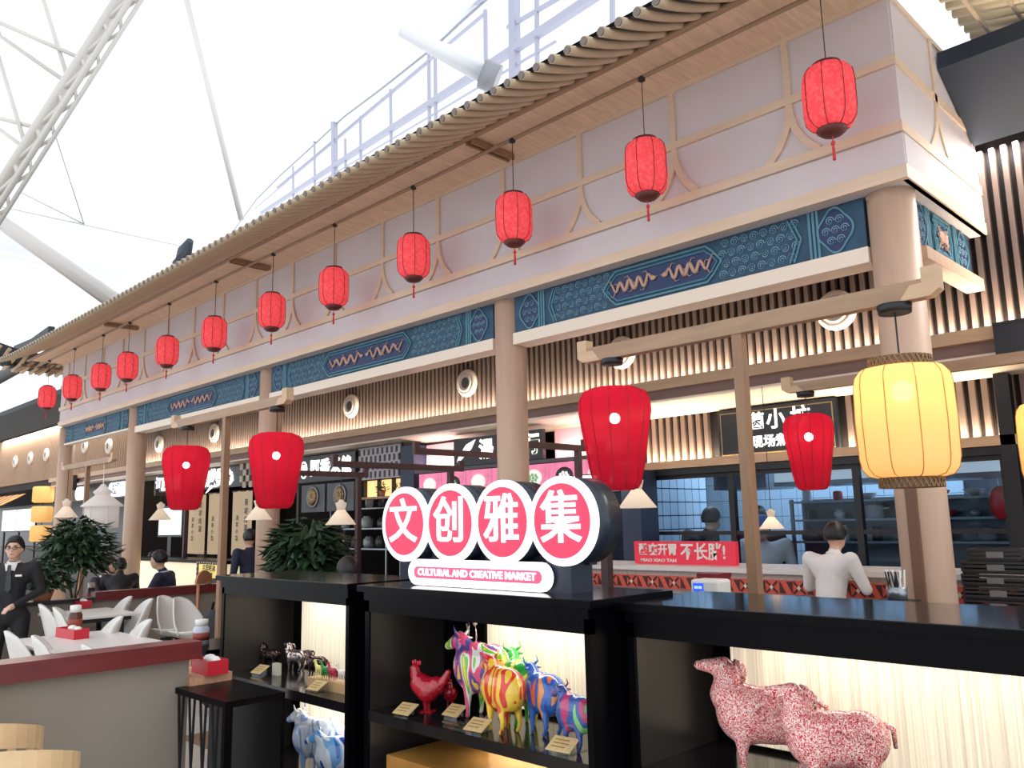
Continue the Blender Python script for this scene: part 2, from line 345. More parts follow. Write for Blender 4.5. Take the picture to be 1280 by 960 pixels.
for i, (pts, lb) in enumerate([([(-30, -40, 17), (0, 45, 17), (82, 102, 15.5)], 'white diagonal brace beside the truss at the left edge'), ([(-20, 20, 17), (104, 74, 15.5)], 'upper cross brace meeting the lattice truss'), ([(45, -30, 17), (86, 102, 15.5)], 'steep thin brace above the lattice truss'),
      ([(-5, 60, 17), (33, 186, 15.5)], 'steep thin brace at the far left of the truss'), ([(-20, 143, 17), (48, 160, 15.5)], 'short level brace near the left edge'), ([(-10, 155, 17), (34, 187, 15.5)], 'short sloping brace near the left edge')]):
    rod('truss_brace', lb, pts, .04, trm, 'brace')
for pts, lb in [([(68, 165, 16), (105, 280, 18)], 'thin tie rod dropping from the truss node'), ([(25, 240, 17), (105, 280, 18), (85, 276, 18)], 'thin tie rod running to the lower node'), ([(0, 258, 17), (105, 281, 18), (228, 308, 20)], 'long thin cable running to the eave ornament')]:
    rod('tie_rod', lb, pts, .013, mat('cable grey', s2l(226, 224, 220), .5), 'cable')
# back wall of the hall: slats over a dark backing, above the shops
X0, X1 = -15.73, 0.0; YS = 1.52
wb = bx(-34, 2.6, 1.58, 1.66, 2.72, 4.30).build('wall_back', slatback); struct(wb)
slat0 = MB(); slat0.box(2.5, 2.5 + .034, 1.52, 1.58, 2.80, 4.215)
s0 = slat0.build('slat', slatm, wb)
for i in range(1, 239): rep(s0, (-.078 * i, 0, 0))
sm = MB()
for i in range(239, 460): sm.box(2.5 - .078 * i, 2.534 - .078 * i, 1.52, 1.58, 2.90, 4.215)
sm.build('slat', mat('slat wood lit', s2l(182, 150, 122), .6), wb, label='far slats at the left end', kind='stuff')  # same slat wood, lightened to stand in for light on the far wall
# shop front header below the slats
hd = thing('timber_ledge', 'long timber ledge with hidden cove light under the slatted wall', 'ledge', (-7, 1.45, 2.6))
MB().box(-21.0, 2.6, 1.38, 1.41, 2.79, 2.885).box(-21.0, 2.6, 1.41, 1.50, 2.79, 2.83).build('ledge_board', woodx, hd)
MB().box(-21.0, 2.6, 1.44, 1.47, 2.69, 2.79).build('lower_fascia', mat('fascia brown', s2l(132, 104, 94), .6, noise=.1, nscale=5, nstretch=(.5, 5, 5)), hd)
MB().box(-21.0, 2.6, 1.425, 1.45, 2.68, 2.70).build('bead', cream, hd)
MB().add([(-21, 1.47, 2.68), (2.6, 1.47, 2.68), (2.6, 2.0, 2.61), (-21, 2.0, 2.61), (-21, 1.47, 2.70), (2.6, 1.47, 2.70), (2.6, 2.0, 2.70), (-21, 2.0, 2.70)], [(0, 1, 2, 3), (4, 5, 6, 7), (0, 1, 5, 4), (1, 2, 6, 5), (2, 3, 7, 6), (3, 0, 4, 7)]).build('soffit_panel', mat('soffit beige', s2l(206, 190, 172), .6)); tag(bpy.data.objects['soffit_panel'], 'long beige sloping soffit panel under the timber ledge', 'soffit')
# dark sloped eaves over the slat wall, left and right of the portico
def dark_eave(x0, x1, ya, za, yb, zb, label):
    m = MB(); m.add([(x, y, z) for x in (x0, x1) for y, z in ((ya, za), (yb, zb), (yb, zb + .15), (ya, za + .12))], [(0, 1, 5, 4), (1, 2, 6, 5), (2, 3, 7, 6), (3, 0, 4, 7), (0, 3, 2, 1), (4, 5, 6, 7)])
    tag(m.build('dark_eave', navy if x0 > -1 else mat('eave black', s2l(34, 34, 38), .6)), label, 'eave')
dark_eave(.01, 2.8, .82, 4.60, 1.44, 4.235, 'navy sloped eave panel above the tall slats at right')
dark_eave(-34, -15.76, .95, 4.72, 1.44, 4.235, 'black sloped eave panel left of the portico')
# interior walls, kitchen box and shop recesses
tw = thing('kitchen_tiled_wall', 'pale blue tiled wall inside the open kitchen', 'wall', (-3.0, 4.1, 1.0))
MB().box(-5.2, 1.2, 4.28, 4.34, FL, 2.9).build('grout', mat('grout dark', s2l(30, 40, 52), .7), tw)
tl = MB().box(-5.15, -4.955, 4.25, 4.28, .2, .395).build('tile', mat('tile blue', s2l(150, 172, 190), .25, noise=.05, nscale=2), tw)
for i in range(20):
    for j in range(12):
        if i or j: rep(tl, (.2 * i, 0, .2 * j))
struct(bx(-45, 6, 5.6, 5.7, FL, 4.4).build('wall_rear', inside)); struct(bx(-45, 6, 1.66, 5.6, 2.72, 2.8).build('ceiling', mat('shop ceiling', s2l(60, 56, 56), .7)))
for x, w in ((-4.55, .06), (-7.0, .06), (-10.4, .06), (-17.0, .06), (.6, .06)): struct(bx(x, x + w, 2.05, 5.6, FL, 2.72).build('wall_side', inside))
# ------------------------------------------------------------------ portico
pf = thing('portico_frieze', 'long plastered frieze with timber grid above the portico columns', 'frieze', (-7.8, 0, 3.58))
# mullion positions
MX = [-.69 - .915 * k for k in range(17)]
edges = [X1] + MX + [X0]
MB().box(X0, X1, .03, .12, 3.58, 4.80).build('core', panelm, pf)
MB().box(-.12, 0, .12, 1.52, 3.58, 4.80).build('core', panelm, pf); MB().box(X0, X0 + .12, .12, 1.52, 3.58, 4.80).build('core', panelm, pf)
for a, b in zip(edges[1:], edges[:-1]):
    MB().box(a + .008, b - .008, .012, .03, 4.36, 4.775).build('upper_panel', panelm, pf)
for z0, z1, nm in ((3.58, 3.665, 'bottom_rail'), (3.878, 3.945, 'lower_rail'), (4.315, 4.372, 'middle_rail'), (4.765, 4.80, 'top_rail')):
    MB().box(X0 - .01, X1 + .013, -.013, .03, z0, z1).build(nm, trimw, pf)
    MB().box(-.03, .012, .03, 1.52, z0, z1).build(nm, trimw, pf); MB().box(X0 - .012, X0 + .03, .03, 1.52, z0, z1).build(nm, trimw, pf)
MB().box(X0, X1, .012, .03, 3.94, 4.32).build('lower_panel', panelm, pf)
bp = MB().box(X0, X1, .012, .03, 3.67, 3.875).build('band_panel', panelm, pf); MB().box(-.03, .005, .03, 1.52, 3.67, 3.875).build('band_panel', panelm, pf)
m0 = MB().box(MX[0] - .022, MX[0] + .022, -.009, .03, 4.28, 4.77).build('mullion', trimw, pf)
def brace(s, plane='XZ', c=MX[0]):
    out = []; inn = []
    for i in range(9):
        t = i / 8; a = t * .91; out.append((c + s * .47 * (1 - math.cos(a)), 4.31 - .47 * math.sin(a)))
    # strip of constant width
    pts = out; m = MB(); w = .024
    L = []; R = []
    for i, p in enumerate(pts):
        q = pts[min(i + 1, 8)]; r = pts[max(i - 1, 0)]; d = Vector((q[0] - r[0], q[1] - r[1])).normalized(); n = Vector((-d.y, d.x)) * w
        L.append((p[0] + n.x, p[1] + n.y)); R.append((p[0] - n.x, p[1] - n.y))
    for i in range(8): m.prism([L[i], L[i + 1], R[i + 1], R[i]], *((-.0105 - .0006 * s, .014) if plane == 'XZ' else (-.012, .0105 + .0006 * s)), plane)
    return m
b0 = brace(1).build('curved_brace', trimw, pf); b1 = brace(-1).build('curved_brace', trimw, pf)
for k in range(1, 17):
    d = (MX[k] - MX[0], 0, 0); rep(m0, d); rep(b0, d); rep(b1, d)
MB().box(-.02, .012, .70 - .022, .70 + .022, 4.24, 4.77).build('mullion', trimw, pf)
for s in (1, -1): brace(s, 'YZ', .70).build('curved_brace', trimw, pf)
MB().box(X0, X1, -.60, .03, 4.80, 4.83).build('soffit', mat('soffit wood', s2l(226, 196, 166), .55, noise=.12, nscale=5, nstretch=(9, .8, 5)), pf)
struct(bx(X0 + .1, X1 - .1, .34, 1.52, 3.575, 3.62).build('ceiling', mat('portico ceiling', s2l(70, 56, 50), .7)))
# columns
def column(x, label):
    t = thing('column', label, 'column', (x, .2, FL), 0, 'round columns of the portico')
    Local(t).lathe([(.142, .04), (.142, 3.70)], n=28).build('shaft', colw)
    Local(t).lathe([(.19, 0), (.19, .03), (.16, .06)], n=28).build('base', colw)
    return t
CX = [-.17, -3.575, -7.912, -12.28, -15.916 + .1]
for x, l in zip(CX, ['stout round column at the right corner behind the yellow lantern', 'round wooden column behind the second character disc of the red sign', 'round column just behind the right one of the paired left lanterns', 'round column left of the leftmost big barrel lantern', 'far left end column of the portico beside the potted tree']):
    t = column(x, l)
    if x == CX[0]: Local(t).box(-.03, .03, -.165, -.13, .06, 2.35).build('dark_strip', mat('strip brown', s2l(110, 78, 60), .5), label='dark vertical strip on the front')  # thin dark strip added along the front of the corner column
# painted beams
teal = mat('beam teal', s2l(34, 70, 96), .6, noise=.15, nscale=9); blue = mat('beam blue', s2l(34, 50, 92), .6); lt = mat('beam light teal', s2l(82, 130, 146), .6); gold = mat('dragon ochre', s2l(186, 150, 134), .5); scrollm = mat('scroll pale', s2l(116, 156, 174), .6)
def spiral(m, c, r, turns, y, s=1, w=.0035):
    pts = []
    for i in range(int(10 * turns) + 1):
        a = i / 10 * 2 * PI; q = r * (1 - i / (10 * turns + 2)); pts.append((c[0] + s * q * math.cos(a), y, c[1] + q * math.sin(a)))
    m.tube(pts, w, 3, False)
def painted(xa, xb, label, side=False):
    L = xb - xa; z0, z1 = 3.255, 3.575; zc = (z0 + z1) / 2; h = (z1 - z0) / 2
    if side: t = thing('painted_beam', label, 'beam', (-.1, .86, 3.255), PI / 2)
    else: t = thing('painted_beam', label, 'beam', ((xa + xb) / 2, .12, 3.255), 0, 'painted blue beams between the columns')
    a = -L / 2; b = L / 2; h2 = h
    Local(t).box(a, b, 0, .12, 0, .32).build('board', teal)
    e = .34
    for s in (-1, 1):
        c0 = s * (L / 2 - .19)
        f = Local(t); out = []; inn = []; core = []
        for k in range(32):
            an = 2 * PI * k / 32; q = 1 + .09 * math.cos(4 * an); out.append((c0 + .115 * q * math.cos(an), .16 + .145 * q * math.sin(an))); inn.append((c0 + .103 * q * math.cos(an), .16 + .132 * q * math.sin(an)))
        f.ring(out, inn, -.012, .0); f.build('medallion_frame', lt)
        Local(t).prism([(p[0], p[1]) for p in inn], -.004, 0).build('medallion', blue)
        mm = Local(t)
        for ring_r, n in ((.062, 6), (.0, 1), (.085, 0)):
            for k in range(n): an = 2 * PI * k / n; spiral(mm, (c0 + ring_r * math.cos(an), .16 + 1.25 * ring_r * math.sin(an)), .03, 1.8, -.008, s)
        mm.build('scrollwork', scrollm, kind='stuff')
        x0 = s * (L / 2 - .36)
        for k in range(3): Local(t).box(x0 - .008 + s * .028 * k - .0, x0 + .008 + s * .028 * k, -.01, 0, 0.0, .32).build('divider_strip', lt)
        # pointed frame and floral field
        xq = s * (L / 2 - .42); xr = s * (L / 2 - .42 - .2 * L)
        for o_ in (0, .03):
            m = Local(t); xx = xq - s * o_
            m.bar((xx - s * .06, -.006, .01), (xx, -.006, .16), .01, .014, (0, 1, 0)); m.bar((xx, -.006, .16), (xx - s * .06, -.006, .31), .01, .014, (0, 1, 0)); m.build('chevron_strip', lt)
        mm = Local(t); rnd = random.Random(3)
        nn = max(4, int(.2 * L / .075))
        for i in range(nn):
            for j in range(4): spiral(mm, (xq - s * (.075 + .075 * i) + (.03 if j % 2 else 0), .05 + .075 * j), .034, 1.9, -.004, s if (i + j) % 2 else -s)
        mm.build('scrollwork', scrollm, kind='stuff')
    # long cartouche with pointed ends
    cx = L / 2 - .42 - .2 * L - .02
    def cart(k, r): return [(-cx - r, .16), (-cx + .05 - r * .6, .16 + k * .62), (-cx + .1 - r * .4, .16 + k), (cx - .1 + r * .4, .16 + k), (cx - .05 + r * .6, .16 + k * .62), (cx + r, .16), (cx - .05 + r * .6, .16 - k * .62), (cx - .1 + r * .4, .16 - k), (-cx + .1 - r * .4, .16 - k), (-cx + .05 - r * .6, .16 - k * .62)]
    m = Local(t); m.ring(cart(.142, .05), cart(.128, .035), -.014, 0); m.build('cartouche_frame', lt)
    m = Local(t); m.ring(cart(.112, .012), cart(.098, 0), -.012, 0); m.build('cartouche_frame', mat('beam mid teal', s2l(54, 108, 128), .6))
    Local(t).prism(cart(.097, 0), -.003, 0).build('cartouche_field', blue)
    for s in (-1, 1):
        m = Local(t); dl = cx * .78; pts = []; rr = []
        for i in range(41):
            u = i / 40; pts.append((s * (.07 + dl * u), -.012, .16 + .046 * math.sin(u * 8.5 * PI) * (1 - .25 * u))); rr.append(.009 + .008 * math.sin(PI * min(1, u * 1.02 + .02)))
        m.tube(pts, rr, 5)
        for i in range(3, 40, 3):
            p = pts[i]; d = 1 if i % 2 else -1
            m.tube([p, (p[0] + .02 * s, -.012, p[2] + .035 * d), (p[0] + .05 * s, -.012, p[2] + .03 * d)], [.006, .004, .002], 4)
        m.ball((s * .055, -.012, .165), (.03, .012, .02), 8, 5); m.tube([(s * .05, -.012, .18), (s * .08, -.012, .2)], [.005, .001], 4); m.tube([(s * .035, -.012, .16), (s * .012, -.012, .175)], .003, 4)
        m.build('dragon_relief', gold)
    return t
painted(CX[1] + .14, CX[0] - .14, 'blue painted dragon beam in the rightmost front bay')
painted(CX[2] + .14, CX[1] - .14, 'blue painted dragon beam in the middle bay, left of the second column')
painted(CX[3] + .14, CX[2] - .14, 'blue painted dragon beam in the third bay, over the paired barrel lanterns')
painted(CX[4] + .14, CX[3] - .14, 'short blue painted dragon beam in the far left bay')
painted(.3, 1.5, 'short blue painted beam on the side of the portico, right of the corner column', True)
def lint(a, b, l): tag(bx(a, b, .10, .30, 3.15, 3.252).build('cornice_strip', cream), l, 'cornice', 'cream cornices under the painted beams')
lint(CX[1] + .13, CX[0] - .13, 'cream cornice under the rightmost painted beam'); lint(CX[2] + .13, CX[1] - .13, 'cream cornice under the middle painted beam'); lint(CX[3] + .13, CX[2] - .13, 'cream cornice under the third painted beam')
tag(bx(CX[4] + .14, CX[3] - .14, .10, .24, 3.225, 3.252).build('cornice_strip', cream), 'thin cream edge under the far left painted beam', 'cornice')
tag(bx(-.16, -.04, .36, 1.5, 3.17, 3.252).build('cornice_strip', colw), 'wooden cornice under the side painted beam', 'cornice')
# ------------------------------------------------------------------ tiled eave
ev = thing('tiled_eave', 'long curved bamboo-tile eave running above the whole frieze', 'eave', (-7.8, -.6, 4.8))
def lift(x): # the eave turns up at its left end
    u = max(0, (-13.4 - x) / 3.6); return .30 * u * u
t0 = None
for k in range(127):
    x = .95 - .136 * k
    pts = []
    for i in range(7):
        u = i / 6; y = -.58 - .73 * u; z = 4.845 - .42 * u + .11 * u * u; pts.append((x, y, z))
    if t0 is None:
        t0 = MB().tube(pts, [.027, .028, .029, .030, .031, .032, .033], 8).build('roll_tile', tilem, ev)
        e0 = MB().tube([(x, -1.311, 4.534), (x, -1.320, 4.532)], .026, 8).build('end_disc', capm, ev)
        x00 = x
    else: rep(t0, (x - x00, 0, lift(x))); rep(e0, (x - x00, 0, lift(x)))
mb = MB()
def deck(u, v):
    x = 1.0 - 17.2 * u; y = -.45 - .81 * v; tt = (y + .58) / -.73; tt = max(0, tt); return (x, y, 4.862 - .42 * tt + .11 * tt * tt + lift(x))
mb.grid(deck, 40, 5); mb.build('under_board', tiledark, ev)
mb = MB(); mb.grid(lambda u, v: (1.0 - 17.2 * u, -1.24 + 3.1 * v, 4.60 + 1.3 * v ** .9 + .01 + lift(1.0 - 17.2 * u) * (1 - v)) if True else 0, 40, 6); mb.v = [v if v[0] < 0.05 or v[1] < -.4 else (0.05, v[1], v[2]) for v in mb.v]; mb.build('roof_deck', tiledark, ev)
MB().tube([(X0 - .02, -.60, 4.80), (1.0, -.60, 4.80)], .028, 8).build('eave_rail', darkwoodx, ev)
lr = MB().tube([(X0 - .3, -.40, 4.735), (1.0, -.40, 4.735)], .016, 8).build('hanging_rail', darkwoodx, ev)
for i, x in enumerate((-3.22, -7.5, -11.7)):
    m = MB(); m.bar((x - .03, -.60, 4.765), (x - .03, -.10, 4.765), .022, .05); m.bar((x + .03, -.60, 4.765), (x + .03, -.10, 4.765), .022, .05); m.build('rail_bracket', darkwood, ev)
# hip end at the left
for i, (yy) in enumerate((-.5, -.25, 0.0, .3, .65, 1.0)):
    pts = [(X0 - .55 - .8 * u, yy, 4.80 + .0 * u - .22 * u + .1 * u * u + .22 * max(0, -yy + .1)) for u in (0, .33, .66, 1)]
for k in range(16):
    y = -1.3 + .16 * k; pts = [(X0 - .45 - 1.0 * u, y, 4.99 - .32 * u + .14 * u * u + (.25 * ((-.2 - y) / 1.1) ** 2 if y < -.2 else 0)) for u in (0, .33, .66, 1)]
    o = MB().tube(pts, .042, 6).build('roll_tile', tilem, ev)
mb = MB(); mb.grid(lambda u, v: (X0 - .4 - 1.1 * u, -1.4 + 2.9 * v, 5.03 - .32 * u + .14 * u * u + .25 * max(0, (-.2 - (-1.4 + 2.9 * v)) / 1.1) ** 2), 4, 8); mb.build('under_board', tiledark, ev)
for y in (-.5, -.15, .1): MB().bar((X0 + .02, y, 4.79), (X0 - 1.2, y, 4.77), .035, .05).build('rail_bracket', darkwood, ev)
MB().bar((X0 - .45, -.6, 4.78), (X0 - .45, 1.4, 4.78), .04, .05).build('eave_rail', darkwood, ev)
# side eave past the right corner, seen from below
sv = thing('side_eave', 'bamboo-tile eave seen from below beyond the upper right corner of the frieze', 'eave', (.8, .8, 4.85))
for k in range(26):
    y = -1.5 + .125 * k; pts = [(.16 + 1.5 * u, y, 4.92 - .36 * u + .1 * u * u) for u in (0, .25, .5, .75, 1)]
    MB().tube(pts, .040, 6).build('roll_tile', mat('bamboo tile lit', s2l(236, 220, 186), .5), sv)  # same bamboo as the front eave, colour brightened in place of sunlight

for x in (.30, .50): MB().tube([(x, -1.0, 4.81), (x, 1.6, 4.81)], .014, 6).build('eave_rail', trimw, sv)
# ridge ornament and ridge pieces
o = MB().tube([(-10.35, 0, 5.3), (-10.35, 0, 5.55), (-10.28, 0, 5.72), (-10.1, 0, 5.84)], [.16, .14, .11, .05], 8).build('ridge_finial', mat('finial slate', s2l(60, 66, 78), .5)); tag(o, 'dark curved ridge finial standing above the left part of the eave', 'finial')
o = MB().prism([(-19.0, 5.35), (-16.6, 5.35), (-16.6, 5.72), (-17.8, 5.66), (-19.1, 5.72)], -.06, .06).build('ridge_piece', mat('ridge black', s2l(44, 50, 54), .6)); tag(o, 'black ridge piece behind the upturned left end of the eave', 'ridge')
o = MB().tube([(-24, -.2, 4.95), (-21, -.2, 5.0), (-17.3, -.3, 5.0), (-16.6, -.8, 4.95)], .13, 6).build('ridge_piece', MATS['ridge black']); tag(o, 'low dark ridge running out of the photo at the left edge', 'ridge')
# portholes
pm = mat('porthole rim', s2l(226, 214, 202), .4)
def porthole(x, z, y, label, mat2=None):
    t = thing('round_air_outlet', label, 'air outlet', (x, y, z), 0, 'round white air outlets on the slatted wall')
    Local(t).lathe([(.165, 0), (.165, .03), (.15, .05), (.12, .055), (.105, .045)], n=28, axis='Y').build('rim', pm)
    Local(t).lathe([(.112, .046), (.112, .062), (.09, .066), (.062, .05)], n=28, axis='Y').build('inner_ring', pm)
    Local(t).lathe([(.066, .052), (.05, .056)], n=20, axis='Y').build('nozzle', mat('nozzle grey', s2l(96, 92, 88), .5))
names = ['behind the right crossbeam near the yellow lantern', 'behind the hooked end of the right crossbeam', 'left of the second column', 'just left of centre above the noodle sign', 'left of the tall post of the left stand', 'immediately right of the fourth column']
for i, (x, l) in enumerate(zip([-1.13, -3.32, -5.63, -8.06, -12.27, -14.64], names)): porthole(x, 3.24, 1.52, 'round white air outlet on the slats, ' + l)
porthole(-17.35, 3.4, 1.52, 'round white air outlet seen through the far left bay')
for x, l in zip([-18.9, -21.76, -23.13, -24.54], ['nearest to the portico', 'third from the left edge', 'second from the left edge', 'closest to the left edge']): porthole(x, 3.53, 1.52, 'small round white air outlet on the far left wall, ' + l)
# ------------------------------------------------------------------ hanging lanterns under the eave
redl = shell('lantern pink red', s2l(236, 92, 100), .5, em=.17, noise=(38, s2l(244, 120, 120)))
ribm = mat('lantern rib dark', s2l(120, 28, 36), .5); ornm = mat('lantern base brown', s2l(92, 34, 30), .5); cordm = mat('cord dark', s2l(70, 44, 40), .6); tas = mat('tassel red', s2l(196, 44, 52), .7)
def eave_lantern(x, label):
    t = thing('hanging_lantern', label, 'lantern', (x, -.406, 3.80), 0, 'red fabric lanterns under the eave')
    prof = [(.085, .045), (.115, .06), (.142, .10), (.150, .16), (.150, .33), (.142, .39), (.115, .425), (.085, .44)]
    Local(t).lathe(prof, n=16).build('shade', redl)
    m = Local(t)
    for k in range(8):
        a = 2 * PI * k / 8 + .2; m.tube([(1.012 * r * math.cos(a), 1.012 * r * math.sin(a), h) for r, h in prof], .003, 3, False)
    m.build('rib', ribm)
    Local(t).lathe([(.082, .435), (.086, .455), (.05, .465), (.012, .47)], n=14).build('cap', ornm)
    Local(t).lathe([(.03, 0), (.06, .008), (.09, .035), (.084, .05), (.03, .046)], n=14).build('base_ornament', ornm)
    Local(t).tube([(0, 0, .47), (0, 0, .93)], .004, 4).build('cord', cordm)
    Local(t).lathe([(.004, .90), (.026, .905), (.028, .925), (.01, .945)], n=10).build('hook', blackm)
    m = Local(t); m.tube([(0, 0, 0), (0, 0, -.03)], .004, 4); m.lathe([(.004, -.03), (.014, -.04), (.012, -.055), (.005, -.06), (.008, -.07), (.011, -.14), (.009, -.15)][::-1], n=6); m.build('tassel', tas)
    Local(t).ball((0, 0, .24), .035, 8, 5).build('bulb', emis('lantern bulb soft', (1, .55, .45), 1.5))
    return t
LX = [-.25, -1.58, -2.9, -4.22, -5.555, -6.84, -8.3, -9.745, -11.2, -12.32, -13.7]
ord_ = ['nearest the corner column, first from the right', 'second from the right', 'third from the right, left of the second bracket', 'fourth from the right', 'fifth from the right', 'sixth from the right', 'seventh from the right', 'eighth from the right', 'fourth from the left', 'third from the left', 'second from the left']
l0 = eave_lantern(LX[0], 'red fabric lantern hanging under the eave, ' + ord_[0])
for x, l in list(zip(LX, ord_))[1:]:
    c = copy_tree(l0, None, Vector((x - LX[0], 0, 0))); c['label'] = 'red fabric lantern hanging under the eave, ' + l
c = copy_tree(l0, None, Vector((-15.1 - LX[0], 0, 0))); c['label'] = 'red fabric lantern hanging past the left end of the frieze'
# extend its rail support
# ------------------------------------------------------------------ lantern stands
clothr = shell('lantern deep red', s2l(200, 34, 56), .42, clear=.10, em=.07, clearcol=(1, .8, .8))
clothy = shell('lantern yellow', s2l(240, 204, 146), .5, clear=.03, em=.13)
def stand(x0, x1, y, zb, xp, zfoot, label, rz=0, w=.062, h=.085):
    t = thing('lantern_stand', label, 'lantern stand', (xp, y, zfoot))
    m = MB().box(x0, x1, y - w / 2, y + w / 2, zb - h / 2, zb + h / 2); o = m.build('crossbeam', darkwoodx, t)
    for s, xe in ((-1, x0), (1, x1)):
        m = MB().prism([(xe + s * -.10, zb - h / 2), (xe + s * .03, zb - h / 2 + .002), (xe + s * .07, zb - h / 2 + .03), (xe + s * .07, zb + h / 2 + .05), (xe + s * .0, zb + h / 2 + .05), (xe + s * .0, zb + h / 2 - .02), (xe - s * .05, zb + h / 2 - .02)], y - w / 2 - .002, y + w / 2 + .002)
        m.build('hooked_end', woodx, t)
    MB().box(xp - .028, xp + .028, y - .027, y + .027, zfoot, zb - h / 2).build('post', darkwood, t)
    MB().box(xp - .20, xp + .20, y - .16, y + .16, zfoot, zfoot + .04).build('foot', darkwood, t)
    return t
def barrel(x, y, ztop, label, cordtop, r=.215, H=.59, grp='deep red barrel lanterns on stands'):
    t = thing('barrel_lantern', label, 'lantern', (x, y, ztop - H), 0, grp); k = r / .215
    prof = [(.09, 0), (.118, .010), (.138, .04), (.158, .13), (.178, .25), (.198, .37), (.210, .45), (.206, .52), (.182, .565), (.13, .588), (.09, .592)]
    prof = [(a * k, b * H / .59) for a, b in prof]
    Local(t).lathe(prof, n=24).build('shade', clothr)
    m = Local(t)
    for q in range(12):
        a = 2 * PI * q / 12; m.tube([(1.008 * rr * math.cos(a), 1.008 * rr * math.sin(a), hh) for rr, hh in prof], .0025, 3, False)
    m.build('rib', mat('barrel rib', s2l(136, 14, 34), .5))
    Local(t).ball((0, 0, H * .70), .032, 10, 6).build('bulb', emis('bulb white hot', (1, .9, .85), 22))
    Local(t).tube([(0, 0, H), (0, 0, cordtop - (ztop - H))], .005, 4).build('cord', cordm)
    Local(t).lathe([(.06, cordtop - (ztop - H) - .035), (.065, cordtop - (ztop - H))], n=12).build('cord_cap', blackm)
    return t
stand(-1.50, .42, -1.2, 2.575, -.50, FL, 'timber T-shaped lantern stand in front of the right bays', )
barrel(-1.33, -1.2, 2.356, 'largest deep red barrel lantern, beside the glowing sign, hung from the right stand', 2.53)
def drum(x, y, ztop, label, cordtop, H=.49, r=.205):
    t = thing('drum_lantern', label, 'lantern', (x, y, ztop - H), 0, 'yellow drum lanterns')
    prof = [(.13, .0), (.165, .01), (.187, .04), (.195, .085), (.199, .25), (.195, .41), (.187, .45), (.165, .48), (.11, .49)]
    Local(t).lathe([(a * r / .199, b) for a, b in prof], n=26).build('shade', clothy)
    m = Local(t)
    for q in range(10):
        a = 2 * PI * q / 10 + .3; m.tube([(1.008 * rr * r / .199 * math.cos(a), 1.008 * rr * r / .199 * math.sin(a), hh) for rr, hh in prof], .0025, 3, False)
    m.build('rib', mat('drum rib', s2l(190, 130, 60), .5))
    bm_ = mat('woven brass band', s2l(150, 118, 84), .4, .3, bump=1, bscale=90)
    for z0, z1 in ((-.045, .0), (.49, .53)):
        Local(t).ring([(.128 * math.cos(2 * PI * k / 24), .128 * math.sin(2 * PI * k / 24)) for k in range(24)], [(.118 * math.cos(2 * PI * k / 24), .118 * math.sin(2 * PI * k / 24)) for k in range(24)], z0, z1, 'XY').build('collar', mat('collar dark', s2l(110, 84, 62), .5))
        m = Local(t)
        for k in range(36):
            a = 2 * PI * k / 36; b = a + .16; m.tube([(.131 * math.cos(a), .131 * math.sin(a), z0), (.131 * math.cos(b), .131 * math.sin(b), z1)], .003, 3, False); m.tube([(.131 * math.cos(b), .131 * math.sin(b), z0), (.131 * math.cos(a), .131 * math.sin(a), z1)], .003, 3, False)
        m.build('lattice_band', bm_, kind='stuff')
    Local(t).ball((0, 0, .38), .05, 10, 6).build('bulb', emis('bulb yellow hot', (1, .85, .3), 12))
    Local(t).tube([(0, 0, .50), (0, 0, cordtop - (ztop - H))], .005, 4).build('cord', blackm)
    Local(t).lathe([(.07, cordtop - (ztop - H) - .04), (.075, cordtop - (ztop - H))], n=14).build('cord_cap', blackm)
drum(.285, -1.2, 2.245, 'large yellow drum lantern hanging in front of the corner column', 2.53)
# second right stand, behind the portico columns
stand(-1.19, 1.05, .75, 2.53, -.42, FL, 'timber crossbeam stand behind the corner column, below the slats', w=.05, h=.07)
barrel(-1.09, .75, 2.325, 'smaller-looking deep red barrel lantern in front of the panda shop sign', 2.49, r=.178, H=.545)
drum(.445, .75, 2.24, 'yellow drum lantern cut off by the right edge of the photo', 2.49)
# left stand with a pair
stand(-6.22, -4.20, -1.7, 2.585, -5.19, FL, 'timber T-shaped lantern stand with a pair of barrel lanterns at left', w=.06, h=.075)
barrel(-5.98, -1.7, 2.358, 'left one of the paired deep red barrel lanterns', 2.54)
barrel(-4.32, -1.7, 2.33, 'right one of the paired deep red barrel lanterns, in front of a column', 2.54)
# farther left stand with white cage lamp and conical lamp
stand(-11.3, -9.45, -1.15, 2.49, -10.35, FL, 'timber T-shaped lamp stand at far left beside the potted tree', w=.06, h=.07)
# white conical pendant lamps
conem = shell('lamp paper', s2l(226, 214, 200), .5, em=.12)
def cone_lamp(p, s, drop, label):
    t = thing('conical_lamp', label, 'lamp', tuple(p), 0, 'small white conical pendant lamps')
    Local(t).lathe([(.135 * s, 0), (.13 * s, .008), (.035 * s, .13 * s)], n=12).build('shade', conem)
    Local(t).lathe([(.035 * s, .13 * s), (.05 * s, .19 * s), (.03 * s, .20 * s), (.012 * s, .22 * s)], n=12).build('neck', conem)
    Local(t).tube([(0, 0, .22 * s), (0, 0, drop)], .004, 4).build('cord', blackm)
    Local(t).ball((0, 0, .05 * s), .02, 6, 4).build('bulb', emis('bulb warm', (1, .85, .65), 8))
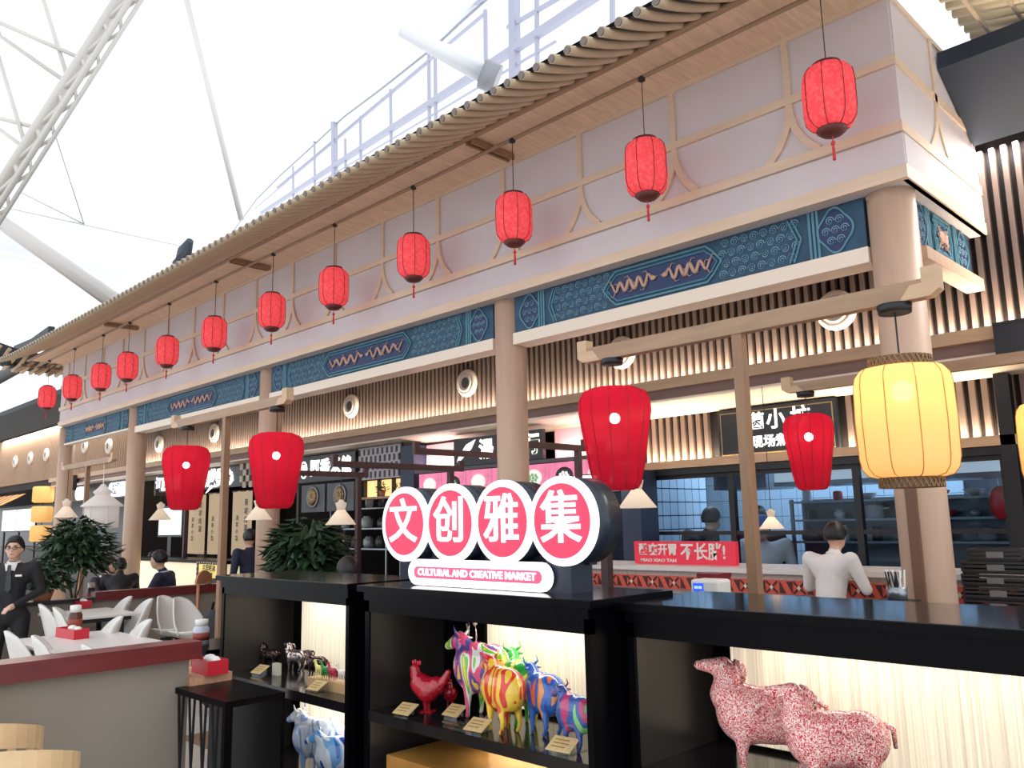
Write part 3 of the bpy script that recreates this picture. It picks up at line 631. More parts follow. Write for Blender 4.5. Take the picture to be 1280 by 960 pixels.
# horizontal dark lamp arms over the seating, running away from the viewer
def arm_stand(x, y0, y1, z, yp, label):
    t = thing('lamp_arm', label, 'lamp arm', (x, yp, FL)); m = MB().box(x - .02, x + .02, y0, y1, z - .03, z + .03); m.build('arm', mat('arm brown', s2l(70, 48, 48), .5), t)
    for y in (y0, y1): MB().box(x - .022, x + .022, y - .03, y + .03, z - .03, z + .09).build('hooked_end', MATS['arm brown'], t)
    MB().box(x - .028, x + .028, yp - .028, yp + .028, FL, z - .03).build('post', MATS['arm brown'], t)
def lamp_on_arm(px, py, y, s, ztop, y1, yp, lab, albl, y0=None):
    p = at(px, py, y=y); cone_lamp(p, s, ztop - .03 - p.z, lab); arm_stand(p.x, y0 if y0 is not None else y - .08, y1, ztop, yp, albl)
lamp_on_arm(426, 656, -.45, 1.1, 2.19, 1.1, .95, 'white conical lamp in front of the rice noodle shop', 'dark lamp arm in front of the rice noodle shop sign')
lamp_on_arm(797, 635, -.3, 1.0, 2.02, -.22, -.66, 'white conical lamp just right of the barrel lantern beside the sign', 'low lamp arm mostly hidden behind the big barrel lantern by the sign', -.70)
lamp_on_arm(323, 650, -.5, 1.1, 2.2, .9, .8, 'white conical lamp between the paired lanterns and a column', 'dark lamp arm behind the paired barrel lanterns')
p = at(965, 661, y=1.425); cone_lamp(p, .75, 2.69 - p.z, 'tiny white conical lamp left of the person in white')
lamp_on_arm(200, 650, .9, 1.4, 2.2, 1.4, 1.35, 'conical lamp glowing left of the fourth column', 'dark lamp arm beside the fourth column')
p = at(82, 647, y=-1.15); cone_lamp(Vector((max(p.x, -11.2), -1.15, p.z)), 1.2, 2.455 - p.z, 'conical lamp in front of the far left column')
p = at(520, 553, y=-.1); arm_stand(p.x, -.1, 1.2, 2.28, 1.1, 'dark lamp arm above the first two character discs')
p = at(655, 536, y=.45); arm_stand(p.x, .45, 1.30, 2.3, 1.2, 'dark lamp arm behind the second column')
# white cage lantern
p = at(126, 660, y=-1.15)
p.x = max(-9.52, min(p.x, -9.45)) if p.x > -9.52 else p.x
t = thing('cage_lantern', 'white pavilion-shaped cage lantern glowing at far left', 'lantern', tuple(p))
cg = shell('cage paper', s2l(226, 220, 216), .5, em=.10)
Local(t).lathe([(.20, 0), (.20, .27)], n=6).build('body', cg); Local(t).lathe([(.26, .27), (.25, .29), (.09, .42)], n=6).build('roof', cg); Local(t).lathe([(.09, .42), (.12, .46), (.07, .50), (.02, .56)], n=6).build('crown', cg)
m = Local(t)
for k in range(6): a = 2 * PI * k / 6; m.tube([(.203 * math.cos(a), .203 * math.sin(a), 0), (.203 * math.cos(a), .203 * math.sin(a), .27)], .006, 4)
m.build('frame', white); Local(t).tube([(0, 0, .56), (0, 0, 2.455 - p.z)], .005, 4).build('cord', white)
# ------------------------------------------------------------------ display cabinets
bamboo = mat('bamboo blind lit', s2l(236, 222, 200), .6, noise=.30, nscale=26, nstretch=(4, 1, .04), emit=s2l(255, 240, 220), es=.16)
shelfm = mat('shelf black gloss', s2l(24, 22, 24), .12)
def cabinet(label, x0, x1, yf, yb, zt, yp, xl, zo, zs, over=.03):
    """zo: top of the opening, zs: shelf surface, yp: plane of the lit blind, xl its left edge"""
    t = thing('display_cabinet', label, 'cabinet', ((x0 + x1) / 2, (yf + yb) / 2, FL))
    MB().box(x0 - over, x1 + over, yf - .012, yb, zt - .032, zt - .003).build('top_slab', blackw, t); MB().box(x0 - over + .002, x1 + over - .002, yf - .010, yb - .002, zt - .003, zt).build('top_sheet', blacktop, t)
    MB().box(x0, x1, yf + .012, yb - .01, zt - .075, zt - .032).build('under_slab', blackw, t)
    MB().box(x0, x1, yf + .02, yf + .05, zo, zt - .075).build('header', blackw, t)
    MB().box(x0, x0 + .035, yf + .02, yb - .01, FL, zt - .075).build('side_panel', blackw, t); MB().box(x1 - .03, x1, yf + .02, yb - .01, FL, zt - .075).build('side_panel', blackw, t)
    MB().box(x0, x1, yb - .03, yb - .01, FL, zt - .075).build('back_panel', blackw, t)
    for z in zs: MB().box(x0 + .03, x1 - .03, yf + .02, yb - .03, z - .05, z).build('shelf', shelfm, t)
    MB().box(x0, x1, yf + .04, yb, FL, FL + .1).build('plinth', blackw, t)
    for xx in (x0 + .035, x1 - .034): MB().box(xx, xx + .004, yf + .03, yb - .03, zs[-1] - .2, zo).build('side_lining', mat('lining', s2l(40, 37, 37), .3), t)
    top = zo
    for z in zs:
        o = MB().box(xl, x1 - .035, yp, yp + .015, z + .02, top).build('lit_blind', bamboo, t)
        m = MB(); n = int((x1 - xl) / .012)
        rr = random.Random(4)
        for i in range(n): xx = xl + .006 + i * .012; m.tube([(xx, yp - .003, z + .02), (xx, yp - .003, top)], .0035 + .001 * rr.random(), 4, False)
        m.build('reeds', bamboo, t, kind='stuff')
        if xl > x0 + .3: MB().box(xl - .01, xl, yp - .02, yb - .03, z, top).build('blind_edge', blackw, t)
        area('case_light', ((xl + x1) / 2, (yf + yp) / 2 + .12, top - .012), (0, 0, 0), (x1 - xl) * .8, .05, 1.0 * (x1 - xl) + .35, (1, .95, .88))
        top = z - .05
    return t
c3c = cabinet('black display cabinet at right with the red and white sheep', -.455, 1.75, -2.32, -1.72, 1.277, -1.80, -.30, 1.145, [.665, .16])
c2c = cabinet('black display cabinet in the middle carrying the glowing sign', -1.99, -.50, -2.49, -1.95, 1.297, -2.02, -1.56, 1.165, [.69, .18])
c1c = cabinet('black display cabinet at left with small animal figures', -3.56, -2.12, -2.50, -1.95, 1.300, -2.03, -3.33, 1.185, [.70, .18])
# ------------------------------------------------------------------ the glowing sign on the middle cabinet
ws = emis('sign white glow', (1.0, .95, .97), .9); rs = mat('sign red', s2l(230, 50, 80), .5, emit=s2l(244, 60, 92), es=.36)
sg = thing('market_sign', 'glowing red and white sign of four round discs with large characters', 'sign', (-1.29, -2.25, 1.297))
for i, (xc, ch) in enumerate(zip((-1.835, -1.472, -1.108, -.745), '文创雅集')):
    yy = -2.335
    MB().lathe([(.185, 0), (.185, .155)], (xc, -2.165, 1.60), n=40, axis='Y').build('disc_box', mat('sign box grey', s2l(34, 44, 58), .3), sg)
    MB().lathe([(.190, .155), (.190, .175)], (xc, -2.165, 1.60), n=48, axis='Y').build('disc_rim', ws, sg)
    MB().lathe([(.158, .1755), (.158, .180)], (xc, -2.165, 1.60), n=48, axis='Y').build('disc_face', rs, sg)
    text(ch, .235, front(xc, -2.349, 1.600), ws, sg, 'character', .004, .0028)
def pill(x0, x1, z0, z1, n=10):
    r = (z1 - z0) / 2; zc = (z0 + z1) / 2
    return [(x1 - r + r * math.cos(a), zc + r * math.sin(a)) for a in [(-PI / 2 + PI * k / n) for k in range(n + 1)]] + [(x0 + r + r * math.cos(a), zc + r * math.sin(a)) for a in [(PI / 2 + PI * k / n) for k in range(n + 1)]]
MB().prism(pill(-1.775, -.80, 1.300, 1.425), -2.36, -2.34).build('plate_rim', ws, sg); MB().prism(pill(-1.765, -.81, 1.305, 1.42), -2.34, -2.20).build('plate_box', MATS['sign box grey'], sg)
MB().prism(pill(-1.725, -.85, 1.335, 1.39), -2.364, -2.36).build('plate_face', mat('plate pink', s2l(226, 92, 126), .5, emit=s2l(230, 90, 124), es=.25), sg)
text('CULTURAL AND CREATIVE MARKET', .045, front(-1.287, -2.366, 1.3625), ws, sg, 'lettering', .002, .0014, width=.81)
MB().box(-.86, -.72, -2.32, -2.18, 1.297, 1.43).build('foot_block', mat('sign foot', s2l(30, 40, 58), .4), sg)
for xc in (-1.70, -1.3): MB().box(xc - .02, xc + .02, -2.25, -2.2, 1.297, 1.45).build('foot_block', MATS['sign foot'], sg)
MB().box(-1.9, -.7, -2.22, -2.17, 1.41, 1.45).build('spine', MATS['sign foot'], sg)
# ------------------------------------------------------------------ skinned figures (people, animal figures)
def skin_mesh(nodes, edges, vox, smooth=6, extra=None):
    """nodes: (x, y, z, r, _) joined by tapering limbs into one continuous surface; returns verts and faces"""
    m = MB()
    for n in nodes: m.ball(n[:3], n[3], 12, 8)
    for a, b in edges: m.tube([nodes[a][:3], nodes[b][:3]], [nodes[a][3], nodes[b][3]], 12)
    for c, r in (extra or []): m.ball(c, r, 14, 10)
    me = bpy.data.meshes.new('sk'); me.from_pydata(m.v, [], m.f); o = bpy.data.objects.new('sk', me); COL.objects.link(o)
    d = o.modifiers.new('r', 'REMESH'); d.mode = 'VOXEL'; d.voxel_size = vox
    d = o.modifiers.new('s', 'SMOOTH'); d.iterations = smooth; d.factor = .5
    dg = bpy.context.evaluated_depsgraph_get(); r = bpy.data.meshes.new_from_object(o.evaluated_get(dg))
    vs = [v.co.copy() for v in r.vertices]; fs = [tuple(p.vertices) for p in r.polygons]
    bpy.data.objects.remove(o); bpy.data.meshes.remove(me); bpy.data.meshes.remove(r); return vs, fs
def animal(name, label, loc, rz, s, m, kind='sheep', grp=None, cat='figurine'):
    """small sculpture standing on all fours, facing -X before turning"""
    t = thing(name, label, cat, loc, rz, grp)
    # body length, belly radius, leg length, neck base, neck top, head, head radius, neck radius
    bl, br, lh, nb, nt, hd, hr, nr = {'sheep': (.29, .140, .155, (-.19, .36), (-.185, .43), (-.235, .485), .050, .090),
        'cow': (.20, .185, .19, (-.17, .42), (-.19, .50), (-.26, .53), .062, .085), 'horse': (.26, .105, .24, (-.19, .40), (-.24, .54), (-.29, .58), .042, .06)}[kind]
    zc = lh + br * .85; N = []; E_ = []; X = []
    def ad(p, r, par=None):
        N.append((p[0] * s, p[1] * s, p[2] * s, r * s, 0))
        if par is not None: E_.append((par, len(N) - 1))
        return len(N) - 1
    yk = .82
    X.append(((-bl * .36 * s, 0, zc * s), (br * 1.08 * s, br * yk * s, br * 1.02 * s))); X.append(((bl * .36 * s, 0, zc * s), (br * 1.05 * s, br * yk * s, br * s))); X.append(((0, 0, zc * s), (bl * .8 * s, br * yk * s, br * .97 * s)))
    ch = ad((-bl * .5, 0, zc + .04), br * .6); n1 = ad((nb[0], 0, nb[1]), nr, ch); n2 = ad((nt[0], 0, nt[1]), nr * .8, n1); h1 = ad((hd[0] + .03, 0, hd[1] + .01), hr, n2); ad((hd[0] - .09, 0, hd[1] - .015 + (.03 if kind == 'sheep' else -.03)), hr * .52, h1)
    for sx in (-1, 1):
        for sy in (-1, 1):
            a = ad((sx * bl * .46, sy * br * .42, lh + .04), .042); b = ad((sx * bl * .46 + (.0 if sx < 0 else .03), sy * br * .44, lh * .5), .022, a); c = ad((sx * bl * .46 + (0 if sx < 0 else .012), sy * br * .44, .03), .017, b); ad((sx * bl * .46 - .008, sy * br * .44, .016), .022, c)
    vs, fs = skin_mesh(N, E_, .012 * s, 5, X)
    zmin = min(v.z for v in vs); vs = [v - Vector((0, 0, zmin)) for v in vs]
    Local(t).add(vs, fs, True).build('body', m)
    hx, hz = hd[0] * s + .03 * s, hd[1] * s - zmin
    for sy in (-1, 1):
        Local(t).tube([(hx + .03 * s, sy * .035 * s, hz + .02 * s), (hx + .05 * s, sy * .09 * s, hz + .015 * s)], [.018 * s, .005 * s], 6).build('ear', m)
        if kind == 'sheep':
            pts = [(hx + .05 * s + .045 * s * math.cos(a), sy * (.055 + .014 * (PI / 2 - a)) * s, hz - .03 * s + .05 * s * math.sin(a)) for a in [PI / 2 - .55 * k for k in range(9)]]
            Local(t).tube(pts, [.022 * s * (1 - k / 12) for k in range(9)], 6).build('horn', m)
            for cx_, r0 in ((-.03, .06), (.10, .045)):   # curled fleece scroll on the flank
                Local(t).tube([((cx_ + r0 * (1 - k / 14) * math.cos(.5 * k)) * s, sy * (br * yk + .004) * s, (zc + .03 + r0 * (1 - k / 14) * math.sin(.5 * k)) * s) for k in range(12)], .013 * s, 6).build('fleece_scroll', m)
        if kind == 'cow': Local(t).tube([(hx + .02 * s, sy * .03 * s, hz + .04 * s), (hx + .02 * s, sy * .075 * s, hz + .07 * s), (hx + .0 * s, sy * .075 * s, hz + .12 * s)], [.014 * s, .011 * s, .003 * s], 6).build('horn', m)
    mm = Local(t)
    if kind == 'sheep':
        for k in range(9): a = k / 8; mm.ball(((nt[0] + .05 + .05 * a) * s, 0, (nt[1] + .05 - .20 * a) * s), .02 * s, 6, 4)
    if kind == 'horse':
        for k in range(6): a = k / 5; mm.ball(((nt[0] + .035 + .05 * a) * s, 0, (nt[1] + .03 - .16 * a) * s), (.022 * s, .012 * s, .035 * s), 6, 4)
    if kind != 'cow': mm.build('mane', m, kind='stuff')
    ex = bl * .36 + br * 1.0
    Local(t).tube([((ex - .02) * s, 0, (zc + .07) * s), ((ex + .02) * s, 0, (zc + .05) * s), ((ex + .025) * s, 0, (zc - .04) * s)], [.018 * s, .014 * s, .010 * s], 6).build('tail', m)
    return t
def rooster(label, loc, rz, s, m):
    t = thing('rooster_figurine', label, 'figurine', loc, rz)
    N = [(0, 0, .21, .125, .10), (-.08, 0, .26, .105, .085), (-.13, 0, .34, .06, .05), (-.14, 0, .40, .05, .042), (.09, 0, .25, .09, .07), (.17, 0, .30, .045, .03), (.22, 0, .38, .03, .015), (-.01, .04, .08, .022, .022), (-.01, .04, .01, .014, .014), (-.01, -.04, .08, .022, .022), (-.01, -.04, .01, .014, .014)]
    vs, fs = skin_mesh([tuple(c * s for c in n) for n in N], [(0, 1), (1, 2), (2, 3), (0, 4), (4, 5), (5, 6), (0, 7), (7, 8), (0, 9), (9, 10)], .010 * s, 4)
    zm = min(v.z for v in vs); Local(t).add([v - Vector((0, 0, zm)) for v in vs], fs, True).build('body', m)
    mm = Local(t)
    for k in range(4): mm.ball(((-.16 + .025 * k) * s, 0, (.46 + .008 * math.sin(k * 2)) * s), (.014 * s, .006 * s, .024 * s), 6, 4)
    mm.tube([(-.165 * s, 0, .42 * s), (-.20 * s, 0, .41 * s)], [.014 * s, .002 * s], 5); mm.ball((-.155 * s, 0, .375 * s), (.012 * s, .01 * s, .02 * s), 6, 4); mm.build('comb', redp)
    mm = Local(t)
    for sy in (-1, 1): mm.ball((.01 * s, sy * .085 * s, .22 * s), (.075 * s, .018 * s, .05 * s), 8, 5)
    mm.build('wing', m); Local(t).box(-.06 * s, .06 * s, -.06 * s, .06 * s, 0, .012 * s).build('base', m)
def on(px, py, z): return tuple(at(px, py, z=z))
sheepm = speckle('sheep red white', (250, 226, 218), (196, 36, 56), 60)
Z3 = .665; Z2 = .69; Z1 = .70
def ax(px, y): return at(px, 900, y=y).x
animal('sheep_figurine', 'larger red and white patterned ram figure with raised head, left of the pair', (ax(962, -2.06), -2.06, Z3), .50, .76, sheepm, 'sheep', 'red and white patterned sheep')
animal('sheep_figurine', 'red and white patterned ram figure standing right of the larger one', (ax(1046, -2.14), -2.14, Z3), .66, .68, sheepm, 'sheep', 'red and white patterned sheep')
animal('sheep_figurine', 'tiny red and white figure at the lower right of the right cabinet', (ax(1192, -2.12), -2.12, Z3), .3, .20, sheepm, 'horse')
redgloss = mat('figure red', s2l(176, 26, 44), .2, coat=.6, noise=.35, nscale=60)
rooster('shiny dark red rooster figure with gold flecks in the middle cabinet', (ax(535, -2.30), -2.30, Z2), .45, .50, redgloss)
rooster('small red rooster figure half hidden behind a name plate in the middle cabinet', (ax(563, -2.16), -2.16, Z2), 2.4, .30, redgloss)
paints = {'a': [(240, 200, 60), (90, 80, 150), (226, 90, 130), (236, 236, 230), (120, 200, 60), (240, 220, 90), (220, 170, 120)], 'b': [(240, 196, 60), (222, 60, 50), (240, 200, 70), (236, 90, 60), (246, 236, 200)],
          'c': [(40, 150, 60), (60, 170, 70), (236, 220, 70), (40, 140, 60)], 'd': [(230, 110, 60), (50, 90, 180), (60, 110, 190), (240, 150, 80), (60, 60, 120)], 'e': [(90, 180, 110), (190, 60, 110), (60, 90, 160), (130, 200, 120), (160, 220, 160)],
          'f': [(200, 216, 240), (236, 240, 246), (150, 176, 226), (236, 238, 246), (180, 170, 220)], 'g': [(60, 110, 200), (120, 180, 236), (230, 236, 246), (50, 80, 180), (226, 160, 200)], 'h': [(40, 90, 170), (110, 170, 230), (236, 240, 246)], 'p': [(236, 150, 190), (246, 210, 226), (226, 120, 170)]}
pm_ = {k: stripes('paint ' + k, v, 7.5 if k in 'ad' else 6, 1.5) for k, v in paints.items()}
animal('cow_figurine', 'fat cow figure painted in rainbow streaks, largest in the middle cabinet', (ax(606, -2.20), -2.20, Z2), .15, .64, pm_['a'], 'cow')
animal('cow_figurine', 'yellow and red streaked cow figure beside the rainbow cow', (ax(630, -2.33), -2.33, Z2), -.25, .52, pm_['b'], 'cow')
animal('cow_figurine', 'green cow figure behind the yellow and red one', (ax(652, -2.19), -2.19, Z2), -.45, .54, pm_['c'], 'cow')
animal('cow_figurine', 'blue and orange streaked cow figure in the middle cabinet', (ax(682, -2.24), -2.24, Z2), -.2, .48, pm_['d'], 'cow')
animal('cow_figurine', 'small pale green streaked cow figure at the right end of the middle cabinet', (ax(722, -2.34), -2.34, Z2), -.1, .40, pm_['e'], 'cow')
animal('cow_figurine', 'large pale blue and white cow figure on the lower shelf of the left cabinet', (-2.78, -2.25, .18), .3, .60, pm_['f'], 'cow')
animal('cow_figurine', 'pink cow figure behind the pale blue cow', (-2.62, -2.12, .18), .5, .52, pm_['p'], 'cow')
animal('cow_figurine', 'deep blue streaked cow figure on the lower shelf of the left cabinet', (-2.52, -2.27, .18), .9, .50, pm_['g'], 'cow')
animal('cow_figurine', 'small navy and white cow figure at the right of the lower shelf', (-2.28, -2.24, .18), 1.2, .34, pm_['h'], 'cow')
animal('cow_figurine', 'small white cow figure at the right end of the lower shelf', (-2.20, -2.16, .18), 1.4, .34, mat('figure white', s2l(224, 228, 236), .3), 'cow')
silver = mat('figure silver', s2l(190, 176, 170), .12, .9, noise=.3, nscale=20)
bronze = mat('figure bronze', s2l(84, 66, 66), .15, .8, noise=.5, nscale=25)
animal('horse_figurine', 'dark metal ram figure standing alone at the left of the upper shelf', (at(337, 830, y=-2.18).x, -2.18, Z1), .4, .29, bronze, 'sheep')
animal('horse_figurine', 'shiny silver ram figure on the upper shelf of the left cabinet', (at(370, 830, y=-2.13).x, -2.13, Z1), .3, .31, silver, 'sheep')
animal('horse_figurine', 'dark metal ram figure right of the silver one', (at(396, 835, y=-2.15).x, -2.15, Z1), .5, .28, bronze, 'sheep')
xb = at(392, 855, y=-2.32).x; blk = bx(xb, -2.17, -2.36, -2.28, Z1, Z1 + .05).build('wooden_block', mat('oak block', s2l(190, 154, 110), .5, noise=.15, nscale=12)); tag(blk, 'pale wooden plinth carrying four tiny coloured animals', 'plinth')
for x, c, l in ((ax(398, -2.32), (224, 220, 130), 'tiny yellow'), (ax(406, -2.32), (40, 130, 60), 'tiny green'), (ax(415, -2.32), (180, 40, 70), 'tiny dark red'), (ax(427, -2.32), (240, 228, 216), 'tiny white')):
    animal('horse_figurine', l + ' animal figure on the wooden plinth', (x, -2.32, Z1 + .05), 0.1, .15, mat('toy ' + l, s2l(*c), .3), 'horse')
tag(bx(-2.26, -2.15, -2.12, -2.04, Z1, Z1 + .04).build('small_box', MATS['oak block']), 'small wooden box in front of the lit blind, left cabinet', 'box')
def plate(px, py, z, y, label, w=.10):
    t = thing('name_plate', label, 'name plate', (at(px, py, y=y).x, y, z), .1, 'gold name plates in the cabinets')
    m = Local(t); m.add([(-w / 2, -.035, .018), (w / 2, -.035, .018), (w / 2, .035, .055), (-w / 2, .035, .055), (-w / 2, -.035, .014), (w / 2, -.035, .014), (w / 2, .035, .051), (-w / 2, .035, .051)], [(0, 1, 2, 3), (4, 5, 6, 7), (0, 1, 5, 4), (1, 2, 6, 5), (2, 3, 7, 6), (3, 0, 4, 7)]); m.build('plate', brass)
    m = Local(t); m.box(-w * .35, w * .35, .02, .024, 0, .045); m.box(-w * .4, w * .4, -.03, .03, 0, .003); m.box(-w * .4, w * .4, -.032, -.028, 0, .016); m.build('stand', clearm)
    m = Local(t)
    for k in range(3): zz = .026 + .009 * k; yy = -.02 + .017 * k; m.add([(-w * .36, yy, zz + .0015), (w * (.2 + .08 * (k % 2)), yy, zz + .0015), (w * (.2 + .08 * (k % 2)), yy + .004, zz + .0038), (-w * .36, yy + .004, zz + .0038)], [(0, 1, 2, 3)])
    m.build('text_line', mat('plate print', s2l(150, 110, 60), .5))
plate(325, 842, Z1, -2.36, 'gold name plate left of the dark ram figure'); plate(396, 862, Z1, -2.42, 'gold name plate before the wooden plinth')
plate(507, 887, Z2, -2.43, 'gold name plate before the red rooster', .11); plate(568, 872, Z2, -2.30, 'gold name plate behind the red rooster'); plate(597, 908, Z2, -2.42, 'gold name plate under the rainbow cow', .11); plate(703, 930, Z2, -2.42, 'gold name plate at the right end of the middle cabinet', .12)
xa = at(345, 835, y=-2.30).x; o = bx(xa - .03, xa + .03, -2.31, -2.28, Z1, Z1 + .07).build('acrylic_block', mat('acrylic pale', s2l(190, 190, 170), .2)); tag(o, 'small pale acrylic block below the dark ram figure', 'block')
for a, b, y, l in ((-1.42, -1.22, -2.44, 'clear acrylic riser before the rainbow cow'), (-.86, -.66, -2.42, 'clear acrylic riser at the right of the middle cabinet')):
    tag(bx(a, b, y, y + .10, Z2, Z2 + .006).build('acrylic_riser', clearm), l, 'riser')
gb = thing('gift_box', 'flat gold and brown box lying low in the middle cabinet', 'box', (-1.5, -2.3, .18))
MB().box(-1.82, -1.1, -2.44, -2.1, .18, .42).build('base', mat('box brown', s2l(120, 76, 40), .35), gb); MB().box(-1.83, -1.09, -2.45, -2.09, .42, .50).build('lid', mat('box gold', s2l(196, 140, 70), .25, .3, noise=.2, nscale=4), gb)
# pocket elf ornament: little horned hanging figure above the rainbow cow
t = thing('hanging_ornament', 'small silver hanging ornament above the rainbow cow', 'ornament', (-1.5, -2.16, 1.0))
m = Local(t); m.tube([(0, 0, .0), (.01, 0, .05), (0, 0, .10)], .004, 5); m.ball((0, 0, .11), .012); m.ball((0, 0, 0), .014); m.tube([(-.05, 0, .02), (-.05, 0, .12)], [.003, .009], 5); m.build('figure', silver); Local(t).tube([(0, 0, .11), (0, 0, .165)], .0015, 3).build('thread', clearm)
# ------------------------------------------------------------------ shop fronts
glowp = emis('letter white glow', (1, .98, .95), 1.3)
signb = mat('sign board black', s2l(26, 28, 36), .4); hdr = mat('header slate', s2l(84, 80, 84), .6)
def board(name, label, x0, x1, z0, z1, y, m=signb, cat='sign', frame=None):
    t = thing(name, label, cat, ((x0 + x1) / 2, y, z0)); MB().box(x0, x1, y, y + .05, z0, z1).build('board', m, t)
    if frame: MB().ring([(x0 + .03, z0 + .03), (x1 - .03, z0 + .03), (x1 - .03, z1 - .03), (x0 + .03, z1 - .03)], [(x0 + .04, z0 + .04), (x1 - .04, z0 + .04), (x1 - .04, z1 - .04), (x0 + .04, z1 - .04)], y - .006, y).build('border', frame, t)
    return t
# panda rice shop at right
pt = board('shop_sign', 'black shop sign with glowing white characters and a round animal-face logo', -2.56, -1.40, 2.14, 2.60, 1.96, frame=mat('brass line', s2l(150, 130, 90), .4, .5))
gx = lambda px: at(px, 530, y=1.955).x
for ch, px, sz in (('茵', 946, .16), ('小', 970, .19), ('坊', 1001, .19)): text(ch, sz, front(gx(px), 1.955, 2.46), glowp, pt, 'character', .004, .0035)
text('现场煮·茶', .12, front(gx(970), 1.955, 2.27), glowp, pt, 'lettering', .004, .002)
ls = thing('lower_slat_band', 'band of lit vertical slats beside the black shop sign', 'slatted panel', (-2, 2.02, 2.12))
MB().box(-4.52, .5, 2.05, 2.09, 2.10, 2.66).build('backing', slatback, ls)
sl = MB().box(-4.50, -4.455, 2.0, 2.05, 2.14, 2.62).build('slat', slatm, ls)
for i in range(1, 60):
    x = -4.50 + .088 * i
    if x > .4 or -2.66 < x < -1.36: continue
    rep(sl, (.088 * i, 0, 0))
MB().box(-4.52, .5, 1.90, 1.93, 2.085, 2.16).box(-4.52, .5, 1.93, 2.09, 2.085, 2.11).build('lip', woodx, ls); MB().box(-4.52, .5, 1.93, 2.05, 2.02, 2.08).build('under_beam', blackm, ls)
kf = thing('kitchen_window', 'black framed glass front of the open kitchen', 'window', (-1.85, 2.0, 1.15))
for x in (-3.62, -2.47, -1.29, -.17): MB().box(x - .028, x + .028, 1.97, 2.03, 1.15, 2.03).build('mullion', blackm, kf)
for z in (1.16, 1.455, 2.0): MB().box(-3.6, -.17, 1.975, 2.025, z - .018, z + .018).build('bar', blackm, kf)
for a, b in ((-3.59, -2.50), (-2.44, -1.32), (-1.26, -.20)):
    for z0, z1 in ((1.18, 1.435), (1.475, 1.98)): MB().box(a, b, 1.996, 2.004, z0, z1).build('pane', glass('shop glass', (.80, .88, .93), .010), kf)
bp_ = MB().box(-.16, -.06, 1.90, 2.0, 1.0, 2.62); tag(bp_.build('black_post', blackm), 'black corner post at the right edge beside the kitchen', 'post')
p = at(1240, 404, y=1.25); q = at(1240, 446, y=1.25)
t = thing('screen_box', 'black sign box hanging at the right edge below the tall slats', 'sign', (p.x + .5, 1.3, q.z)); MB().box(p.x, p.x + 1.2, 1.25, 1.37, q.z, p.z).build('box', signb, t); MB().box(p.x, p.x + 1.2, 1.245, 1.25, p.z - .02, p.z).build('edge', blackm, t)
for sx in (.2, 1.0): MB().box(p.x + sx - .02, p.x + sx + .02, 1.37, 1.52, p.z - .1, p.z - .06).build('bracket', blackm, t)
# kitchen contents
st2 = mat('steel dull', s2l(120, 128, 138), .35, .6)
t = thing('range_hood', 'white extractor hood under the kitchen ceiling', 'hood', (-1.6, 2.75, 2.0)); MB().box(-2.3, -.3, 2.5, 3.1, 1.92, 2.2).build('hood', mat('hood white glow', s2l(206, 220, 236), .4, emit=(.8, .9, 1), es=.25), t); MB().box(-2.3, -.3, 2.48, 3.12, 1.88, 1.92).build('rim', st2, t); MB().box(-1.5, -1.1, 2.6, 3.0, 2.2, 2.72).build('duct', st2, t)  # hood surface is given a glow to brighten the kitchen
t = thing('hood_duct', 'grey boxed duct in the left part of the kitchen', 'duct', (-3.0, 3.1, 1.9)); MB().box(-3.1, -2.5, 2.7, 3.3, 1.88, 2.35).build('box', st2, t); MB().box(-3.0, -2.6, 2.8, 3.2, 2.35, 2.72).build('neck', st2, t)
rnd = random.Random(11)
kl = thing('kitchen_side_wall', 'pale tiled side wall at the left inside the open kitchen', 'wall', (-3.7, 2.7, FL))
MB().box(-3.74, -3.66, 2.08, 3.45, FL, 2.66).build('grout', MATS['grout dark'], kl); tk = MB().box(-3.66, -3.645, 2.10, 2.235, .9, 1.035).build('tile', mat('tile light', s2l(176, 196, 214), .25, noise=.05, nscale=2), kl)
for i in range(9):
    for j in range(12):
        if i or j: rep(tk, (0, .147 * i, .147 * j))
sh = thing('kitchen_rack', 'long steel kitchen rack with wall shelves', 'rack', (-1.2, 2.9, FL))
for z in (.9, 1.35, 1.56, 1.74): MB().box(-2.4, .2, 2.95, 3.25, z - .02, z).build('shelf', st2, sh)
for x in (-2.38, -1.1, .18):
    for y in (2.97, 3.23): MB().box(x - .015, x + .015, y - .015, y + .015, FL, 1.76).build('upright', st2, sh)
MB().box(-2.4, .2, 3.23, 3.26, .9, 1.76).build('back_sheet', mat('back sheet', s2l(96, 104, 112), .4, .4), sh)
kc = [(200, 206, 212), (150, 156, 160), (60, 60, 66), (186, 60, 50), (210, 214, 210), (90, 100, 110)]
kn = 0
pos_words = ['far left', 'left', 'left of centre', 'centre', 'right of centre', 'right', 'far right', 'rightmost']
